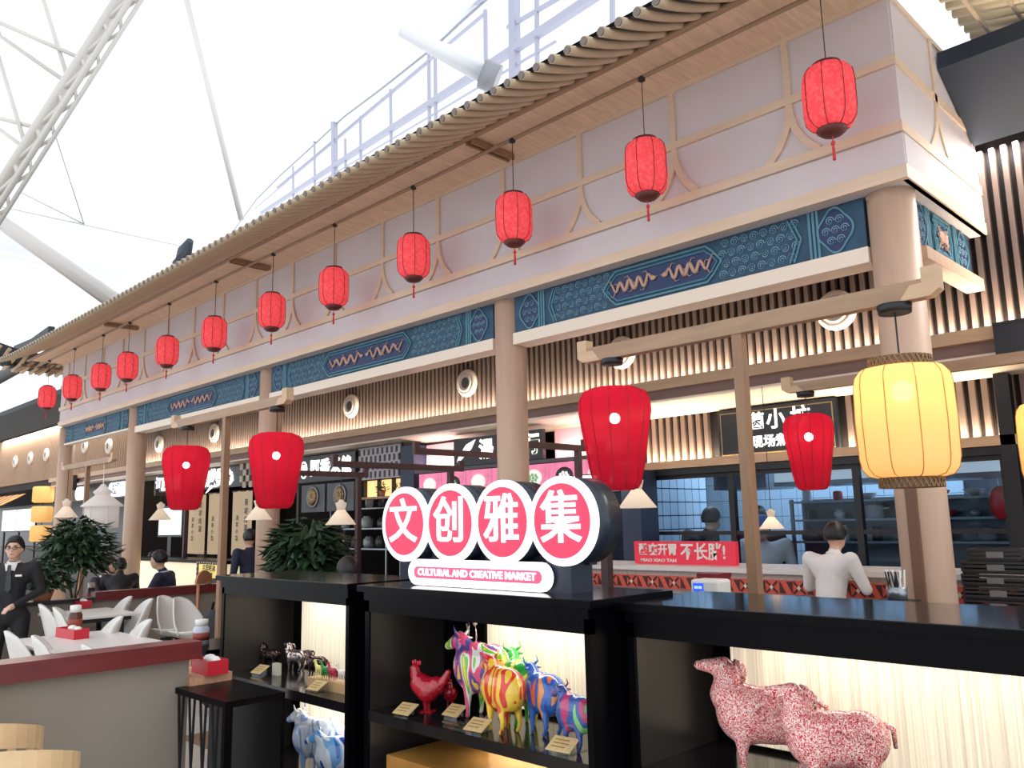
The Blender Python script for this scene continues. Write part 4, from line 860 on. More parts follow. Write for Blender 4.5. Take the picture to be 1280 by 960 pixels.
for zi, z in enumerate((.9, 1.35, 1.56, 1.74)):
    lvl = ['worktop', 'lowest shelf', 'middle shelf', 'top shelf'][zi]
    for k in range(8):
        x = -2.25 + .31 * k + rnd.uniform(-.04, .04); kind = rnd.choice(['pot', 'bowl', 'tin', 'jar']); c = rnd.choice(kc); hh = rnd.uniform(.08, .15)
        m = MB(); cc = (x, 3.1, z)
        if kind == 'pot': m.lathe([(.07, 0), (.085, .02), (.085, hh), (.095, hh + .004), (.03, hh + .02), (.012, hh + .045)], cc, 14); m.bar((x + .08, 3.1, z + hh * .8), (x + .15, 3.08, z + hh * .85), .012)
        elif kind == 'bowl': m.lathe([(.03, 0), (.07, .03), (.09, .06), (.082, .062), (.05, .03)], cc, 14)
        elif kind == 'tin': m.lathe([(.045, 0), (.045, hh), (.03, hh + .01)], cc, 12)
        else: m.lathe([(.05, 0), (.055, hh * .7), (.03, hh * .85), (.034, hh)], cc, 12)
        o = m.build('kitchen_' + kind, mat('kitchenware %d' % kc.index(c), s2l(*c), .35, .4 if c[0] < 160 else .1)); tag(o, '%s on the %s of the kitchen rack, %s' % ({'pot': 'lidded cooking pot', 'bowl': 'wide bowl', 'tin': 'plain tin', 'jar': 'storage jar'}[kind], lvl, pos_words[k]), 'kitchenware', 'kitchenware on the rack')
t = thing('red_bag', 'bunch of red packaging hanging in the kitchen at right', 'bag', (-.42, 2.7, 1.55)); m = Local(t); m.ball((0, 0, .12), (.09, .05, .14), 10, 7); m.ball((.05, .02, .05), (.06, .05, .08)); m.build('bag', mat('bag red', s2l(196, 40, 44), .3)); Local(t).tube([(0, 0, .24), (0, 0, 1.17)], .003, 4).build('string', white)
# stone counter, banner, pattern band
ct = thing('stone_counter', 'pale stone counter with a red patterned band in front of the kitchen', 'counter', (-2.2, 1.3, FL))
stone = mat('terrazzo', s2l(206, 196, 188), .4, noise=.12, nscale=30)
MB().box(-4.4, .9, .95, 1.65, 1.165, 1.20).build('top', mat('counter top pale', s2l(226, 220, 216), .3), ct); MB().box(-4.38, .88, 1.0, 1.6, FL, 1.165).build('body', stone, ct)
bn = MB().box(-4.3, .8, .94, .95, 1.02, 1.125).build('pattern_band', mat('band coral', s2l(222, 92, 74), .5), ct)
m = MB(); m2 = MB()
for i in range(46):
    x = -4.25 + .11 * i; y0, y1 = .932, .94
    if i % 2:
        m.prism([(x, 1.03), (x + .045, 1.03), (x, 1.115)], y0, y1); m.prism([(x + .055, 1.115), (x + .1, 1.115), (x + .1, 1.03)], y0, y1)
    else:
        m.bar((x, .936, 1.03), (x + .09, .936, 1.115), .012, .008, (0, 1, 0)); m.bar((x, .936, 1.115), (x + .09, .936, 1.03), .012, .008, (0, 1, 0)); m2.prism([(x + .03, 1.07), (x + .045, 1.05), (x + .06, 1.07), (x + .045, 1.09)], .930, .934)
m.build('pattern', mat('band dark', s2l(70, 36, 34), .5), bn, kind='stuff'); m2.build('pattern', cream, bn, kind='stuff')
bt = board('red_banner', 'red counter banner with white slogan characters', -3.04, -2.01, 1.205, 1.40, 1.2, mat('banner red', s2l(200, 40, 62), .5, emit=s2l(200, 40, 62), es=.25), 'banner')
text('酸爽开胃', .105, front(-2.78, 1.196, 1.325), white, bt, 'slogan', .002, .003, width=.40); text('不长胖!', .15, front(-2.32, 1.196, 1.305), white, bt, 'slogan', .002, .003, width=.44); text('MIAO XIAO TAN', .04, front(-2.78, 1.196, 1.235), white, bt, 'lettering', .002, .001, width=.38)
p = at(888, 742, y=-.9)
sb = thing('service_table', 'low service table hidden behind the cabinets carrying the payment terminal', 'table', (p.x, -.9, FL)); MB().box(p.x - .5, p.x + .35, -1.02, -.55, 1.14 - .03, 1.14).build('top', blackw, sb)
for a in (-.46, .31):
    for b in (-.99, -.58): MB().box(p.x + a - .02, p.x + a + .02, b - .02, b + .02, FL, 1.11).build('leg', blackw, sb)
t = thing('payment_terminal', 'white payment terminal with small blue screen', 'terminal', (p.x + .02, -.92, 1.14)); MB().box(p.x - .075, p.x + .10, -.98, -.84, 1.14, 1.265).build('body', white, t, bevel=.015); MB().box(p.x - .055, p.x + .01, -.984, -.979, 1.20, 1.245).build('screen', mat('lcd blue', s2l(40, 70, 190), .3, emit=s2l(50, 90, 220), es=.6), t); text('88:88', .022, front(p.x - .022, -.986, 1.222), mat('lcd digits', s2l(150, 190, 255), .3, emit=(.5, .7, 1), es=.8), t, 'digits', .0005)
MB().box(p.x - .06, p.x + .08, -.982, -.979, 1.165, 1.172).build('slot', signb, t)
t = thing('round_pad', 'small white round dish left of the payment terminal', 'dish', (p.x - .18, -.92, 1.14)); Local(t).lathe([(.05, 0), (.06, .012), (.055, .02), (.0, .016)], n=18).build('dish', white)
t = thing('red_box', 'dark red box behind the payment terminal', 'box', (p.x - .05, -.74, 1.14)); MB().box(p.x - .14, p.x + .0, -.80, -.68, 1.14, 1.28).build('box', mat('box dark red', s2l(120, 26, 38), .4), t); MB().box(p.x - .145, p.x + .005, -.805, -.675, 1.26, 1.285).build('lid', mat('box dark red', s2l(120, 26, 38), .4), t)
# stack of dark crates at right
for i in range(7):
    w = .36 if i < 6 else .28; p = at(1192, 750, y=.55)
    t = thing('crate', 'black food crate, ' + ['lowest of the stack at right', 'second from the bottom of the stack', 'third from the bottom of the stack', 'fourth from the bottom of the stack', 'third from the top of the stack', 'second from the top of the stack', 'small topmost of the stack at right'][i], 'crate', (p.x + .24, .7, .86 + .075 * i), [0, .03, -.02, .02, -.03, .03, .05][i], 'black crates stacked at right')
    Local(t).box(-w / 2, w / 2, -.14, .14, 0, .012).build('bottom', blackm)
    for a in (-1, 1):
        m = Local(t)
        for z in (.012, .036, .058): m.box(-w / 2, w / 2, a * .14 - .006, a * .14 + .006, z, z + .013)
        m.build('side', mat('crate black', s2l(44, 40, 42), .5)); Local(t).box(a * w / 2 - .006, a * w / 2 + .006, -.14, .14, .012, .072).build('side', MATS['crate black'])
    Local(t).box(-.04, .05, -.15, -.146, .02, .055).build('tag', mat('tag grey', s2l(110, 106, 104), .5))
t = thing('crate_trolley', 'dark trolley carrying the crate stack', 'trolley', (.1, .7, FL)); p = at(1192, 750, y=.55)
MB().box(p.x, p.x + .48, .5, .9, .80, .86).build('deck', blackm, t)
for a in (.03, .45):
    for b in (.53, .87): MB().box(p.x + a - .02, p.x + a + .02, b - .02, b + .02, FL, .80).build('leg', blackm, t)
tag(bx(p.x + .36, p.x + .7, .95 - .0, 1.0 - .002, 1.2, 1.2 + .001).build('menu_card', white), 'small menu card lying at the right end of the counter', 'card') if False else None
t = thing('cutlery_bundle', 'bundle of black and white striped chopstick wrappers at the counter', 'cutlery', tuple(at(1122, 745, y=-.22)))
zz = loc_of(t).to_translation().z
m = Local(t)
for k in range(14): a = rnd.uniform(-.5, .5); m.tube([(.07 * (k / 13 - .5), .02 * math.sin(k * 2), 0), (.07 * (k / 13 - .5) + .05 * a, .02 * math.sin(k * 2), .14)], .006, 4)
m.build('wrapper', white, kind='stuff'); m = Local(t)
for k in range(10): a = rnd.uniform(-.5, .5); m.tube([(.07 * (k / 9 - .5), -.015, 0), (.07 * (k / 9 - .5) + .05 * a, -.02, .13)], .005, 4)
m.build('wrapper', blackm, kind='stuff'); Local(t).lathe([(.05, -.02), (.055, .05), (.05, .05), (.045, -.015)], n=14).build('cup', steel); q = loc_of(t).to_translation()
t = thing('cutlery_stand', 'narrow dark stand under the bundle of wrappers', 'stand', (q.x, q.y, FL)); Local(t).box(-.09, .09, -.08, .08, q.z - .02 - FL - .03, q.z - .02 - FL).build('top', blackm); Local(t).box(-.02, .02, -.02, .02, .02, q.z - .05 - FL).build('post', blackm); Local(t).box(-.1, .1, -.1, .1, 0, .02).build('foot', blackm)
# dumpling shop
hdx = thing('shop_header', 'slate header beam over the noodle shop signs', 'beam', (-9.3, 1.64, 2.6)); MB().box(-21.1, -7.06, 1.615, 1.66, 2.64, 2.715).build('board', hdr, hdx)
tag(bx(-7.06, -6.78, 1.6, 1.9, FL, 2.60).build('shop_pillar', mat('pillar navy', s2l(40, 50, 74), .5)), 'dark blue pillar between the noodle shop and the dumpling shop', 'pillar')
tag(bx(-3.52, -3.29, 1.66, 1.95, FL, 2.08).build('shop_pillar', mat('pillar navy', s2l(40, 50, 74), .5)), 'dark navy pillar under the big barrel lantern by the sign', 'pillar')
pk = mat('pink lit plaster', s2l(232, 176, 176), .7)
for a, b, l in ((-6.77, -6.04, 'pink lit panel left of the dumpling shop sign'), (-4.52, -3.53, 'pink lit panel right of the dumpling shop sign')):
    o = bx(a, b, 1.80, 1.84, 2.27, 2.60).build('plaster_recess', pk); tag(o, l, 'panel'); area('panel_light', ((a + b) / 2, 1.70, 2.29), (PI - .35, 0, 0), (b - a) * .9, .04, 3.5, (1, .75, .75))
dt = board('shop_sign', 'black shop sign with white and yellow characters and a white feather stroke', -6.02, -4.54, 2.27, 2.60, 1.62)
MB().prism([(-5.95, 2.32), (-5.92, 2.32), (-5.70, 2.46), (-5.62, 2.57), (-5.78, 2.52), (-5.92, 2.38)], 1.605, 1.618).build('feather', mat('feather pink white', s2l(250, 220, 226), .5, emit=(1, .8, .85), es=.8), dt)
yg = emis('letter yellow glow', (1, .96, .72), 1.8)
text('湯', .24, front(-5.44, 1.615, 2.43), yg, dt, 'character', .004, .008); text('包', .24, front(-5.12, 1.615, 2.43), yg, dt, 'character', .004, .008); text('行', .24, front(-4.70, 1.615, 2.43), yg, dt, 'character', .004, .008)
tag(bx(-6.77, -3.53, 1.60, 1.66, 2.225, 2.262).build('menu_rail', mat('rail grey', s2l(90, 84, 92), .5)), 'grey rail between the dumpling sign and its food posters', 'rail')
pinkp = mat('poster pink', s2l(230, 120, 160), .5, noise=.4, nscale=9, emit=s2l(230, 130, 160), es=.35)
foodm = [mat('food white', s2l(240, 236, 226), .5, emit=(1, .97, .9), es=.3), mat('bowl dark', s2l(50, 44, 60), .4), mat('food green', s2l(130, 190, 130), .5, noise=.4, nscale=40, emit=(.4, .7, .4), es=.15)]
pw = ['first from the left', 'second from the left', 'third from the left', 'fourth from the left', 'fifth from the left', 'sixth from the left', 'seventh, at the right']
for i in range(7):
    x = -6.70 + .45 * i; t = thing('food_poster', 'pink food poster under the dumpling sign, ' + pw[i], 'poster', (x + .22, 1.62, 1.95), 0, 'pink food posters'); Local(t).box(-.215, .215, 0, .02, 0, .265).build('sheet', pinkp)
    m = Local(t); m.lathe([(.12, 0), (.125, .008), (.09, .012)], (0, 0, .12), 16, 'Y', scale=(1, .75)); m.build('plate', foodm[0 if i % 2 == 0 else 1]); m = Local(t)
    for k in range(7): a = k * .9; m.ball((.055 * math.cos(a), -.014, .12 + .035 * math.sin(a)), (.022, .008, .018), 6, 4)
    m.ball((0, -.014, .12), (.025, .01, .02), 6, 4); m.build('dumpling', foodm[2 if i % 3 == 1 else 0])
tag(bx(-6.77, -3.53, 1.66, 2.0, 1.88, 1.94).build('awning_shelf', mat('shelf slate', s2l(74, 84, 92), .5)), 'slate shelf under the pink food posters', 'shelf')
t = thing('ceiling_lamp', 'bright rectangular lamp glowing right of the last character disc', 'lamp', (-3.75, 1.5, 2.0)); MB().box(-3.92, -3.60, 1.42, 1.58, 1.98, 2.04).build('lamp', emis('lamp very white', (1, .98, .96), 6), t); MB().box(-3.92, -3.6, 1.42, 1.66, 2.04, 2.055).build('housing', blackm, t)
# noodle shop
nt = board('shop_sign', 'dark sign board with glowing white four-character noodle shop name and oval logo', -9.66, -8.12, 2.24, 2.62, 1.62)
MB().lathe([(.105, 0), (.105, .006)], (-9.47, 1.62, 2.43), 24, 'Y', scale=(.9, 1.25)).build('logo_disc', glowp, nt); MB().lathe([(.085, .006), (.085, .008)], (-9.47, 1.62, 2.43), 24, 'Y', scale=(.9, 1.25)).build('logo_field', signb, nt); text('香', .15, front(-9.47, 1.610, 2.43), glowp, nt, 'character', .002, .003)
for k, ch in enumerate('阿香米線'): text(ch, .25, front(-9.16 + .275 * k, 1.614, 2.43), glowp, nt, 'character', .004, .010)
lp = thing('lattice_panel', 'pale lattice panel of staggered bars right of the noodle sign', 'lattice', (-7.55, 1.62, 2.21)); MB().box(-8.04, -7.08, 1.64, 1.66, 2.20, 2.64).build('backing', signb, lp)
lm_ = mat('lattice grey', s2l(170, 164, 170), .5)
for z in (2.215, 2.32, 2.425, 2.53, 2.63):
    MB().box(-8.03, -7.09, 1.615, 1.64, z - .009, z + .009).build('lattice_bar', lm_, lp)
for r in range(4):
    for k in range(9):
        x = -8.03 + .105 * k + (.05 if r % 2 else 0); MB().box(x, x + .055, 1.615, 1.64, 2.224 + .105 * r, 2.311 + .105 * r).build('lattice_block', lm_, lp)
for i, (a, b, l) in enumerate(((-9.54, -8.90, 'left dark poster of a noodle bowl'), (-8.84, -8.16, 'right dark poster of a noodle bowl'))):
    t = board('bowl_poster', l, a, b, 1.80, 2.20, 1.63, mat('poster dark', s2l(52, 58, 64), .4, noise=.5, nscale=6), 'poster'); c = ((a + b) / 2, 1.63, 2.02)
    MB().lathe([(.16, 0), (.165, .012), (.14, .014)], c, 24, 'Y').build('bowl', mat('bowl metal', s2l(120, 120, 120), .3, .4), t); MB().lathe([(.13, .014), (.0, .022)], c, 20, 'Y').build('noodles', mat('noodle soup', s2l(150, 110, 70), .5, noise=.6, nscale=40), t)
    m = MB()
    for k in range(8): spiral(m, (c[0] + .07 * math.cos(k * .8), c[2] + .07 * math.sin(k * .8)), .04, 1.5, 1.606, 1, .004)
    m.build('noodle_swirl', mat('noodle pale', s2l(220, 196, 140), .5), t, kind='stuff')
ps = thing('lit_plant_shelf', 'warm lit shelf niche with potted plants beside the bowl posters', 'shelf', (-7.55, 1.8, 1.96))
MB().box(-8.08, -7.08, 1.78, 1.81, 1.97, 2.20).build('back', mat('niche warm', s2l(240, 200, 140), .6, emit=s2l(255, 200, 130), es=.7), ps); MB().box(-8.08, -7.08, 1.62, 1.85, 1.94, 1.97).build('board', darkwoodx, ps)
for x in (-8.06, -7.73, -7.40, -7.08): MB().box(x - .01, x + .01, 1.72, 1.78, 1.97, 2.20).build('divider', blackm, ps)
def leaves(parent, c, r, n, size, rd, name='foliage', mm=None, drop=0.0):
    m = Local(parent)
    for k in range(n):
        a = rd.uniform(0, 2 * PI); ph = rd.uniform(-.35, 1.4); q = rd.uniform(.35, 1.0)
        p = Vector((c[0] + r[0] * q * math.cos(a) * math.cos(ph), c[1] + r[1] * q * math.sin(a) * math.cos(ph), c[2] + r[2] * q * math.sin(ph)))
        d = Vector((math.cos(a), math.sin(a), rd.uniform(-.9, .6) - drop)).normalized(); u = d.cross(Vector((rd.uniform(-.4, .4), rd.uniform(-.4, .4), 1))).normalized() * size * .22; L = d * size; n_ = d.cross(u).normalized() * size * .08
        m.add([p, p + L * .45 + u + n_, p + L, p + L * .45 - u + n_], [(0, 1, 2, 3)])
    return m.build(name, mm or leafm, kind='stuff')
def plant(label, loc, pot_r, pot_h, r, n, size, potm, trunk=0.0, drop=0, seed=1):
    rd = random.Random(seed); t = thing('potted_plant', label, 'plant', loc)
    Local(t).lathe([(pot_r * .7, 0), (pot_r, pot_h), (pot_r * .9, pot_h), (pot_r * .85, pot_h * .9), (0, pot_h * .9)], n=16).build('pot', potm)
    if trunk > 0:
        m = Local(t)
        for k in range(4): a = k * 1.7; m.tube([(0, 0, pot_h * .9), (.03 * math.cos(a), .03 * math.sin(a), pot_h + trunk * .5), (r[0] * .5 * math.cos(a), r[1] * .5 * math.sin(a), pot_h + trunk + r[2] * .3)], [.018, .012, .005], 5)
        m.build('stem', mat('bark', s2l(92, 74, 56), .8))
    leaves(t, (0, 0, pot_h + trunk + r[2] * .2), r, n, size, rd, drop=drop); return t
potw = mat('pot terracotta', s2l(170, 112, 84), .7); potg = mat('pot grey', s2l(110, 110, 112), .6)
for i, x in enumerate((-7.58, -7.22)):
    plant(['small leafy plant on the lit niche shelf, left one', 'small leafy plant on the lit niche shelf, right one'][i], (x, 1.69, 1.97), .05, .08, (.09, .06, .09), 45, .06, potw, seed=i)
plant('big dark leafy plant in front of the noodle shop', (at(385, 700, y=-.2).x, -.2, FL), .20, .5, (.46, .38, .45), 1100, .20, potg, .78, .4, 5)
plant('low dark plant behind the left cabinet beside the third column', (at(350, 715, y=-.8).x, -.8, FL), .16, .85, (.26, .2, .14), 300, .12, potg, .0, .2, 6)
plant('dark spiky plant behind the sign at the right end of the cabinet', (at(785, 740, y=-1.3).x, -1.3, FL), .11, 1.15, (.17, .16, .09), 260, .11, potg, .0, .2, 7)
plant('tall potted tree beside the far left column', (at(95, 700, y=-1.6).x, -1.6, FL), .2, .6, (.42, .4, .5), 900, .16, potw, .70, .2, 8)
plant('low bushy plant on the ledge right of the person in the suit', (-8.77, -2.05, .84), .12, .12, (.34, .3, .22), 420, .12, potw, .05, .2, 9)
# left bay shops
lb = board('shop_sign', 'dark sign board with bright white characters behind the left lantern pair', -15.1, -10.6, 2.28, 2.63, 1.63)
text('江南小館', .28, front(-14.45, 1.62, 2.45), glowp, lb, 'lettering', .004, .012); text('茶飲點心', .30, front(-12.35, 1.62, 2.45), glowp, lb, 'lettering', .004, .02)
m = MB()
for i in range(8):
    for j in range(4):
        if (i + j) % 2: m.box(-11.5 + .11 * i, -11.39 + .11 * i, 1.61, 1.63, 2.25 + .1 * j, 2.35 + .1 * j)
m.build('checker', mat('checker pale', s2l(190, 170, 150), .5), lb, kind='stuff')
mn = thing('menu_screen', 'small pale lit menu screen left of the leftmost barrel lantern', 'screen', (-14.2, 1.6, 1.45)); MB().box(-14.75, -13.65, 1.6, 1.64, 1.45, 2.03).build('frame', blackm, mn); MB().box(-14.28, -14.12, 1.6, 1.64, FL, 1.45).build('support', blackm, mn); MB().box(-14.70, -13.70, 1.595, 1.60, 1.49, 1.99).build('display', emis('screen mint', (.84, .95, .93), .9), mn)
for i, (x, l) in enumerate(((-13.1, 'beige hanging cloth with vertical writing, leftmost'), (-12.3, 'beige hanging cloth with vertical writing, middle'), (-11.4, 'beige hanging cloth with vertical writing, rightmost'))):
    t = thing('hanging_cloth', l, 'cloth banner', (x, 1.62, 1.15)); MB().grid(lambda u, v: (x - .33 + .66 * u, 1.62 + .012 * math.sin(u * 14), 1.15 + 1.05 * v), 12, 2).build('cloth', shell('cloth beige', s2l(220, 196, 164), .35, em=.12), t)
    MB().tube([(x - .36, 1.62, 2.20), (x + .36, 1.62, 2.20)], .012, 5).build('rod', blackm, t)
    for k, ch in enumerate('東坡肉湯'): text(ch, .12, front(x + .18, 1.600, 2.0 - .14 * k), signb, t, 'character', .001, .002)
    for k, ch in enumerate('清茶小點'): text(ch, .09, front(x - .12, 1.600, 1.75 - .11 * k), signb, t, 'character', .001, .001)
lc = thing('lit_counter', 'cream lit service counter behind the seated people', 'counter', (-12.6, 1.2, FL)); MB().box(-14.6, -10.6, 1.0, 1.45, FL, 1.05).build('body', mat('counter cream lit', s2l(240, 226, 196), .5, emit=s2l(255, 236, 200), es=.3), lc); MB().box(-14.65, -10.55, .95, 1.5, 1.05, 1.10).build('top', blackw, lc)
p = at(262, 712, y=.3)
ys = board('notice_board', 'yellow notice board with dotted dark frame in front of the lit counter', p.x - .42, p.x + .42, .60, 1.14, .3, blackm, 'notice board'); MB().box(p.x - .32, p.x + .32, .29, .30, .92, 1.10).build('panel', mat('panel yellow', s2l(236, 206, 120), .5, emit=s2l(236, 206, 120), es=.3), ys); text('古早味冰', .10, front(p.x, .286, 1.045), signb, ys, 'lettering', .001, .002); text('現做現賣', .06, front(p.x, .286, .96), signb, ys, 'lettering', .001, .001); MB().box(p.x - .4, p.x - .36, .3, .34, FL, .6).box(p.x + .36, p.x + .40, .3, .34, FL, .6).build('leg', blackm, ys)
m = MB()
for k in range(12): m.ball((p.x - .385 + .07 * k, .296, 1.12), .012, 6, 4); m.ball((p.x - .385 + .07 * k, .296, .63), .012, 6, 4)
for k in range(7): m.ball((p.x - .385, .296, .65 + .07 * k), .012, 6, 4); m.ball((p.x + .385, .296, .65 + .07 * k), .012, 6, 4)
m.build('stud', cream, ys, kind='stuff')
# far left shops
fs = board('shop_sign', 'row of glowing white character boxes above the far left counter', -21.0, -16.2, 2.28, 2.64, 1.62)
for x, w in ((-20.6, .7), (-19.3, .7), (-17.0, 1.0)): MB().prism(pill(x - w / 2, x + w / 2, 2.31, 2.61), 1.59, 1.62).build('light_box', emis('box white lilac', (.92, .92, 1), 1.6), fs)
text('拉麵', .26, front(-17.0, 1.585, 2.46), mat('letter teal', s2l(40, 90, 110), .5), fs, 'lettering', .002, .006)
t = thing('menu_screen', 'wide white lit menu screen at the far left above the person in the suit', 'screen', (-24.1, 1.55, 1.6)); MB().box(-25.6, -22.7, 1.55, 1.6, 1.64, 2.20).build('display', emis('screen white', (.92, .98, .96), 1.1), t); MB().box(-25.65, -22.65, 1.60, 1.64, 1.60, 2.24).build('frame', blackm, t); MB().box(-24.2, -24.16, 1.545, 1.55, 1.64, 2.20).build('divider', hdr, t)
MB().box(-25.65, -25.55, 1.6, 1.64, FL, 1.62).box(-22.75, -22.65, 1.6, 1.64, FL, 1.62).box(-24.2, -24.1, 1.6, 1.64, FL, 1.62).build('support', blackm, t)
for i, (z, l) in enumerate(((2.30, 'top'), (1.82, 'middle'), (1.36, 'lowest'))):
    t = thing('paper_lantern', l + ' pale yellow square lantern of the string at the far left column', 'lantern', (at(57, 630, y=1.36).x, 1.30, z), 0, 'string of yellow lanterns')
    Local(t).lathe([(.21, 0), (.25, .03), (.25, .36), (.21, .39)], n=8).build('shade', shell('paper yellow', s2l(240, 206, 140), .5, em=.14)); Local(t).tube([(0, 0, .39), (0, 0, .48 if i else .42)], .01, 4).build('cord', blackm)
t = thing('spot_box', 'black box lamp fixed beside the far left column', 'lamp', (-19.2, 1.3, 2.55)); MB().box(-19.6, -18.9, 1.2, 1.38, 2.52, 2.86).build('box', blackm, t)
t = thing('striped_awning', 'small orange striped awning at the left edge', 'awning', (-25.5, 1.3, 2.3))
for k in range(10): MB().add([(-26.5 + .3 * k, 1.55, 2.62), (-26.2 + .3 * k, 1.55, 2.62), (-26.2 + .3 * k, 1.0, 2.32), (-26.5 + .3 * k, 1.0, 2.32), (-26.5 + .3 * k, 1.55, 2.60), (-26.2 + .3 * k, 1.55, 2.60), (-26.2 + .3 * k, 1.0, 2.30), (-26.5 + .3 * k, 1.0, 2.30)], [(0, 1, 2, 3), (4, 5, 6, 7), (3, 2, 6, 7), (0, 3, 7, 4), (1, 2, 6, 5)]).build('stripe', mat('awning a', s2l(230, 160, 90), .6) if k % 2 else mat('awning b', s2l(120, 70, 50), .6), t)
tag(bx(-27, -17.2, 1.9, 2.3, FL, 1.2).build('shop_counter', mat('counter dark', s2l(60, 50, 48), .5)), 'dark counter of the far left shops', 'counter')
# ------------------------------------------------------------------ seating area: partitions, tables, chairs
pw_ = thing('partition_wall', 'grey low partition wall with mahogany cap in the left foreground', 'partition', (-2.9, -4.5, FL))
MB().box(-2.98, -2.90, -6.5, -2.97, FL, .91).build('panel', greyw, pw_); MB().box(-3.02, -2.84, -6.5, -2.93, .91, 1.0).build('cap', mahog, pw_)
p2 = thing('partition_wall', 'grey low partition with mahogany cap behind the white tables', 'partition', (-8.76, -1.5, FL))
MB().box(-8.80, -8.72, -3.2, -.02, FL, .80).build('panel', greyw, p2); MB().box(-8.84, -8.68, -1.52, 0.0, .80, .90).build('cap', mahog, p2); MB().box(-8.84, -8.68, -3.2, -1.52, .80, .84).build('ledge', blackm, p2)
tops = mat('table white', s2l(226, 222, 216), .3)
def table(x0, x1, y0, y1, z, label):
    t = thing('dining_table', label, 'table', ((x0 + x1) / 2, (y0 + y1) / 2, FL), 0, 'white dining tables')
    MB().box(x0, x1, y0, y1, z - .03, z).build('top', tops, t, bevel=.008); MB().box(x0 + .05, x1 - .05, y0 + .05, y1 - .05, z - .07, z - .03).build('apron', blackm, t)
    for a in (x0 + .12, x1 - .12):
        for b in (y0 + .12, y1 - .12): MB().box(a - .02, a + .02, b - .02, b + .02, FL, z - .07).build('leg', blackm, t)
table(-6.12, -4.93, -3.02, -2.25, .75, 'white dining table nearest the partition, with the red caddy and brown bottle')
table(-8.35, -7.45, -2.2, -1.5, .75, 'smaller white dining table behind the nearest one')
chm = mat('chair white', s2l(228, 224, 218), .35)
def shell_chair(x, y, rz, label):
    t = thing('shell_chair', label, 'chair', (x, y, FL), rz, 'white moulded shell chairs')
    zs = .45 - FL
    def f(u, v):   # bucket facing -Y, back at +Y
        if v < .4: k = v / .4; w = .20 + .03 * k; X = (u - .5) * 2 * w; Y = -.22 + .38 * k; Z = zs + .05 * abs(u - .5) ** 2 * 8 - .02 * math.sin(k * PI)
        else:
            k = (v - .4) / .6; w = .23 * (1 - .45 * k ** 2.2); X = (u - .5) * 2 * w; Y = .16 + .11 * k - .20 * (abs(u - .5) * 2) ** 2 * (1 - .5 * k); Z = zs + .42 * k - .06 * k * (abs(u - .5) * 2) ** 3
            if k < .3: Z += .03 * (abs(u - .5) * 2) ** 2
        return (X, Y, Z)
    o = Local(t).grid(f, 14, 16).build('shell', chm); so = o.modifiers.new('solid', 'SOLIDIFY'); so.thickness = .018
    for a in (-1, 1):
        for b in (-1, 1): Local(t).tube([(a * .12, b * .10, zs - .01), (a * .2, b * .2, 0)], [.014, .010], 6).build('leg', mat('chair leg beech', s2l(200, 170, 130), .5))
    Local(t).box(-.13, .13, -.11, .11, zs - .03, zs - .012).build('seat_mount', blackm)
    return t
def chair_at(px, py, rz, label, z=.84):
    p = at(px, py, z=z); dx, dy = -.25 * -math.sin(rz), -.25 * math.cos(rz); return shell_chair(p.x + dx, p.y + dy, rz, label)
for a in [(151, 775, -.15, 'white shell chair at the far side of the nearest table, left of two'), (187, 779, -.15, 'white shell chair at the far side of the nearest table, right of two'), (163, 749, -.1, 'white shell chair at the farther table, left of two'), (189, 752, -.1, 'white shell chair at the farther table, right of two'),
          (50, 759, 2.9, 'white shell chair seen from behind beside the person in the suit'), (68, 763, 2.7, 'white shell chair seen from behind, left of the red caddy'), (8, 794, 3.0, 'large white shell chair back at the left edge over the partition'), (42, 800, 2.8, 'white shell chair back just above the partition at left'), (105, 812, 3.0, 'white shell chair whose top just peeks over the partition'),
          (202, 748, 1.9, 'white shell chair right of the tables facing right, left of two'), (222, 750, 1.9, 'white shell chair right of the tables facing right, right of two')]: chair_at(*a)
def caddy(px, py, z, y=None, label='', L=.28, rz=0):
    p = at(px, py, z=z) if y is None else at(px, py, y=y); t = thing('condiment_caddy', label, 'caddy', (p.x, p.y, z), rz, 'red condiment caddies')
    for a in (-1, 1): Local(t).box(-L / 2, L / 2, a * .055 - .004, a * .055 + .004, 0, .075).build('side', redp); Local(t).box(a * L / 2 - .004, a * L / 2 + .004, -.055, .055, 0, .075).build('end', redp)
    Local(t).box(-L / 2, L / 2, -.055, .055, 0, .006).build('bottom', redp)
    m = Local(t); m.ball((0, 0, .07), (.05, .035, .03), 8, 5); m.build('napkin', white); m = Local(t); m.ball((L * .3, 0, .07), (.035, .03, .025), 8, 5); m.build('napkin', white)
    return p
caddy(90, 797, .75, None, 'red caddy of napkins on the nearest white table', .34, .1)
caddy(103, 759, .75, None, 'red caddy on the farther white table', .24)
def bottle(px, py, z, label, m, h=.16, r=.035, capm_=None):
    p = at(px, py, z=z); t = thing('bottle', label, 'bottle', (p.x, p.y, z), 0, 'bottles on the tables'); Local(t).lathe([(r, 0), (r, h * .65), (r * .8, h * .72), (r * .8, h * .75)], n=14).build('body', m); Local(t).lathe([(r * .8, h * .75), (r * .82, h), (r * .5, h * 1.02)], n=14).build('lid', capm_ or white); Local(t).lathe([(r * 1.02, h * .2), (r * 1.02, h * .5)], n=14).build('wrapper', mat('label red', s2l(150, 60, 50), .5))
bottle(93, 790, .75, 'brown sauce bottle with white lid on the nearest table', mat('sauce brown', s2l(86, 44, 34), .2), .22, .055); bottle(113, 752, .75, 'dark sauce bottle with white lid on the farther table', mat('sauce dark', s2l(60, 36, 34), .2), .22, .05)
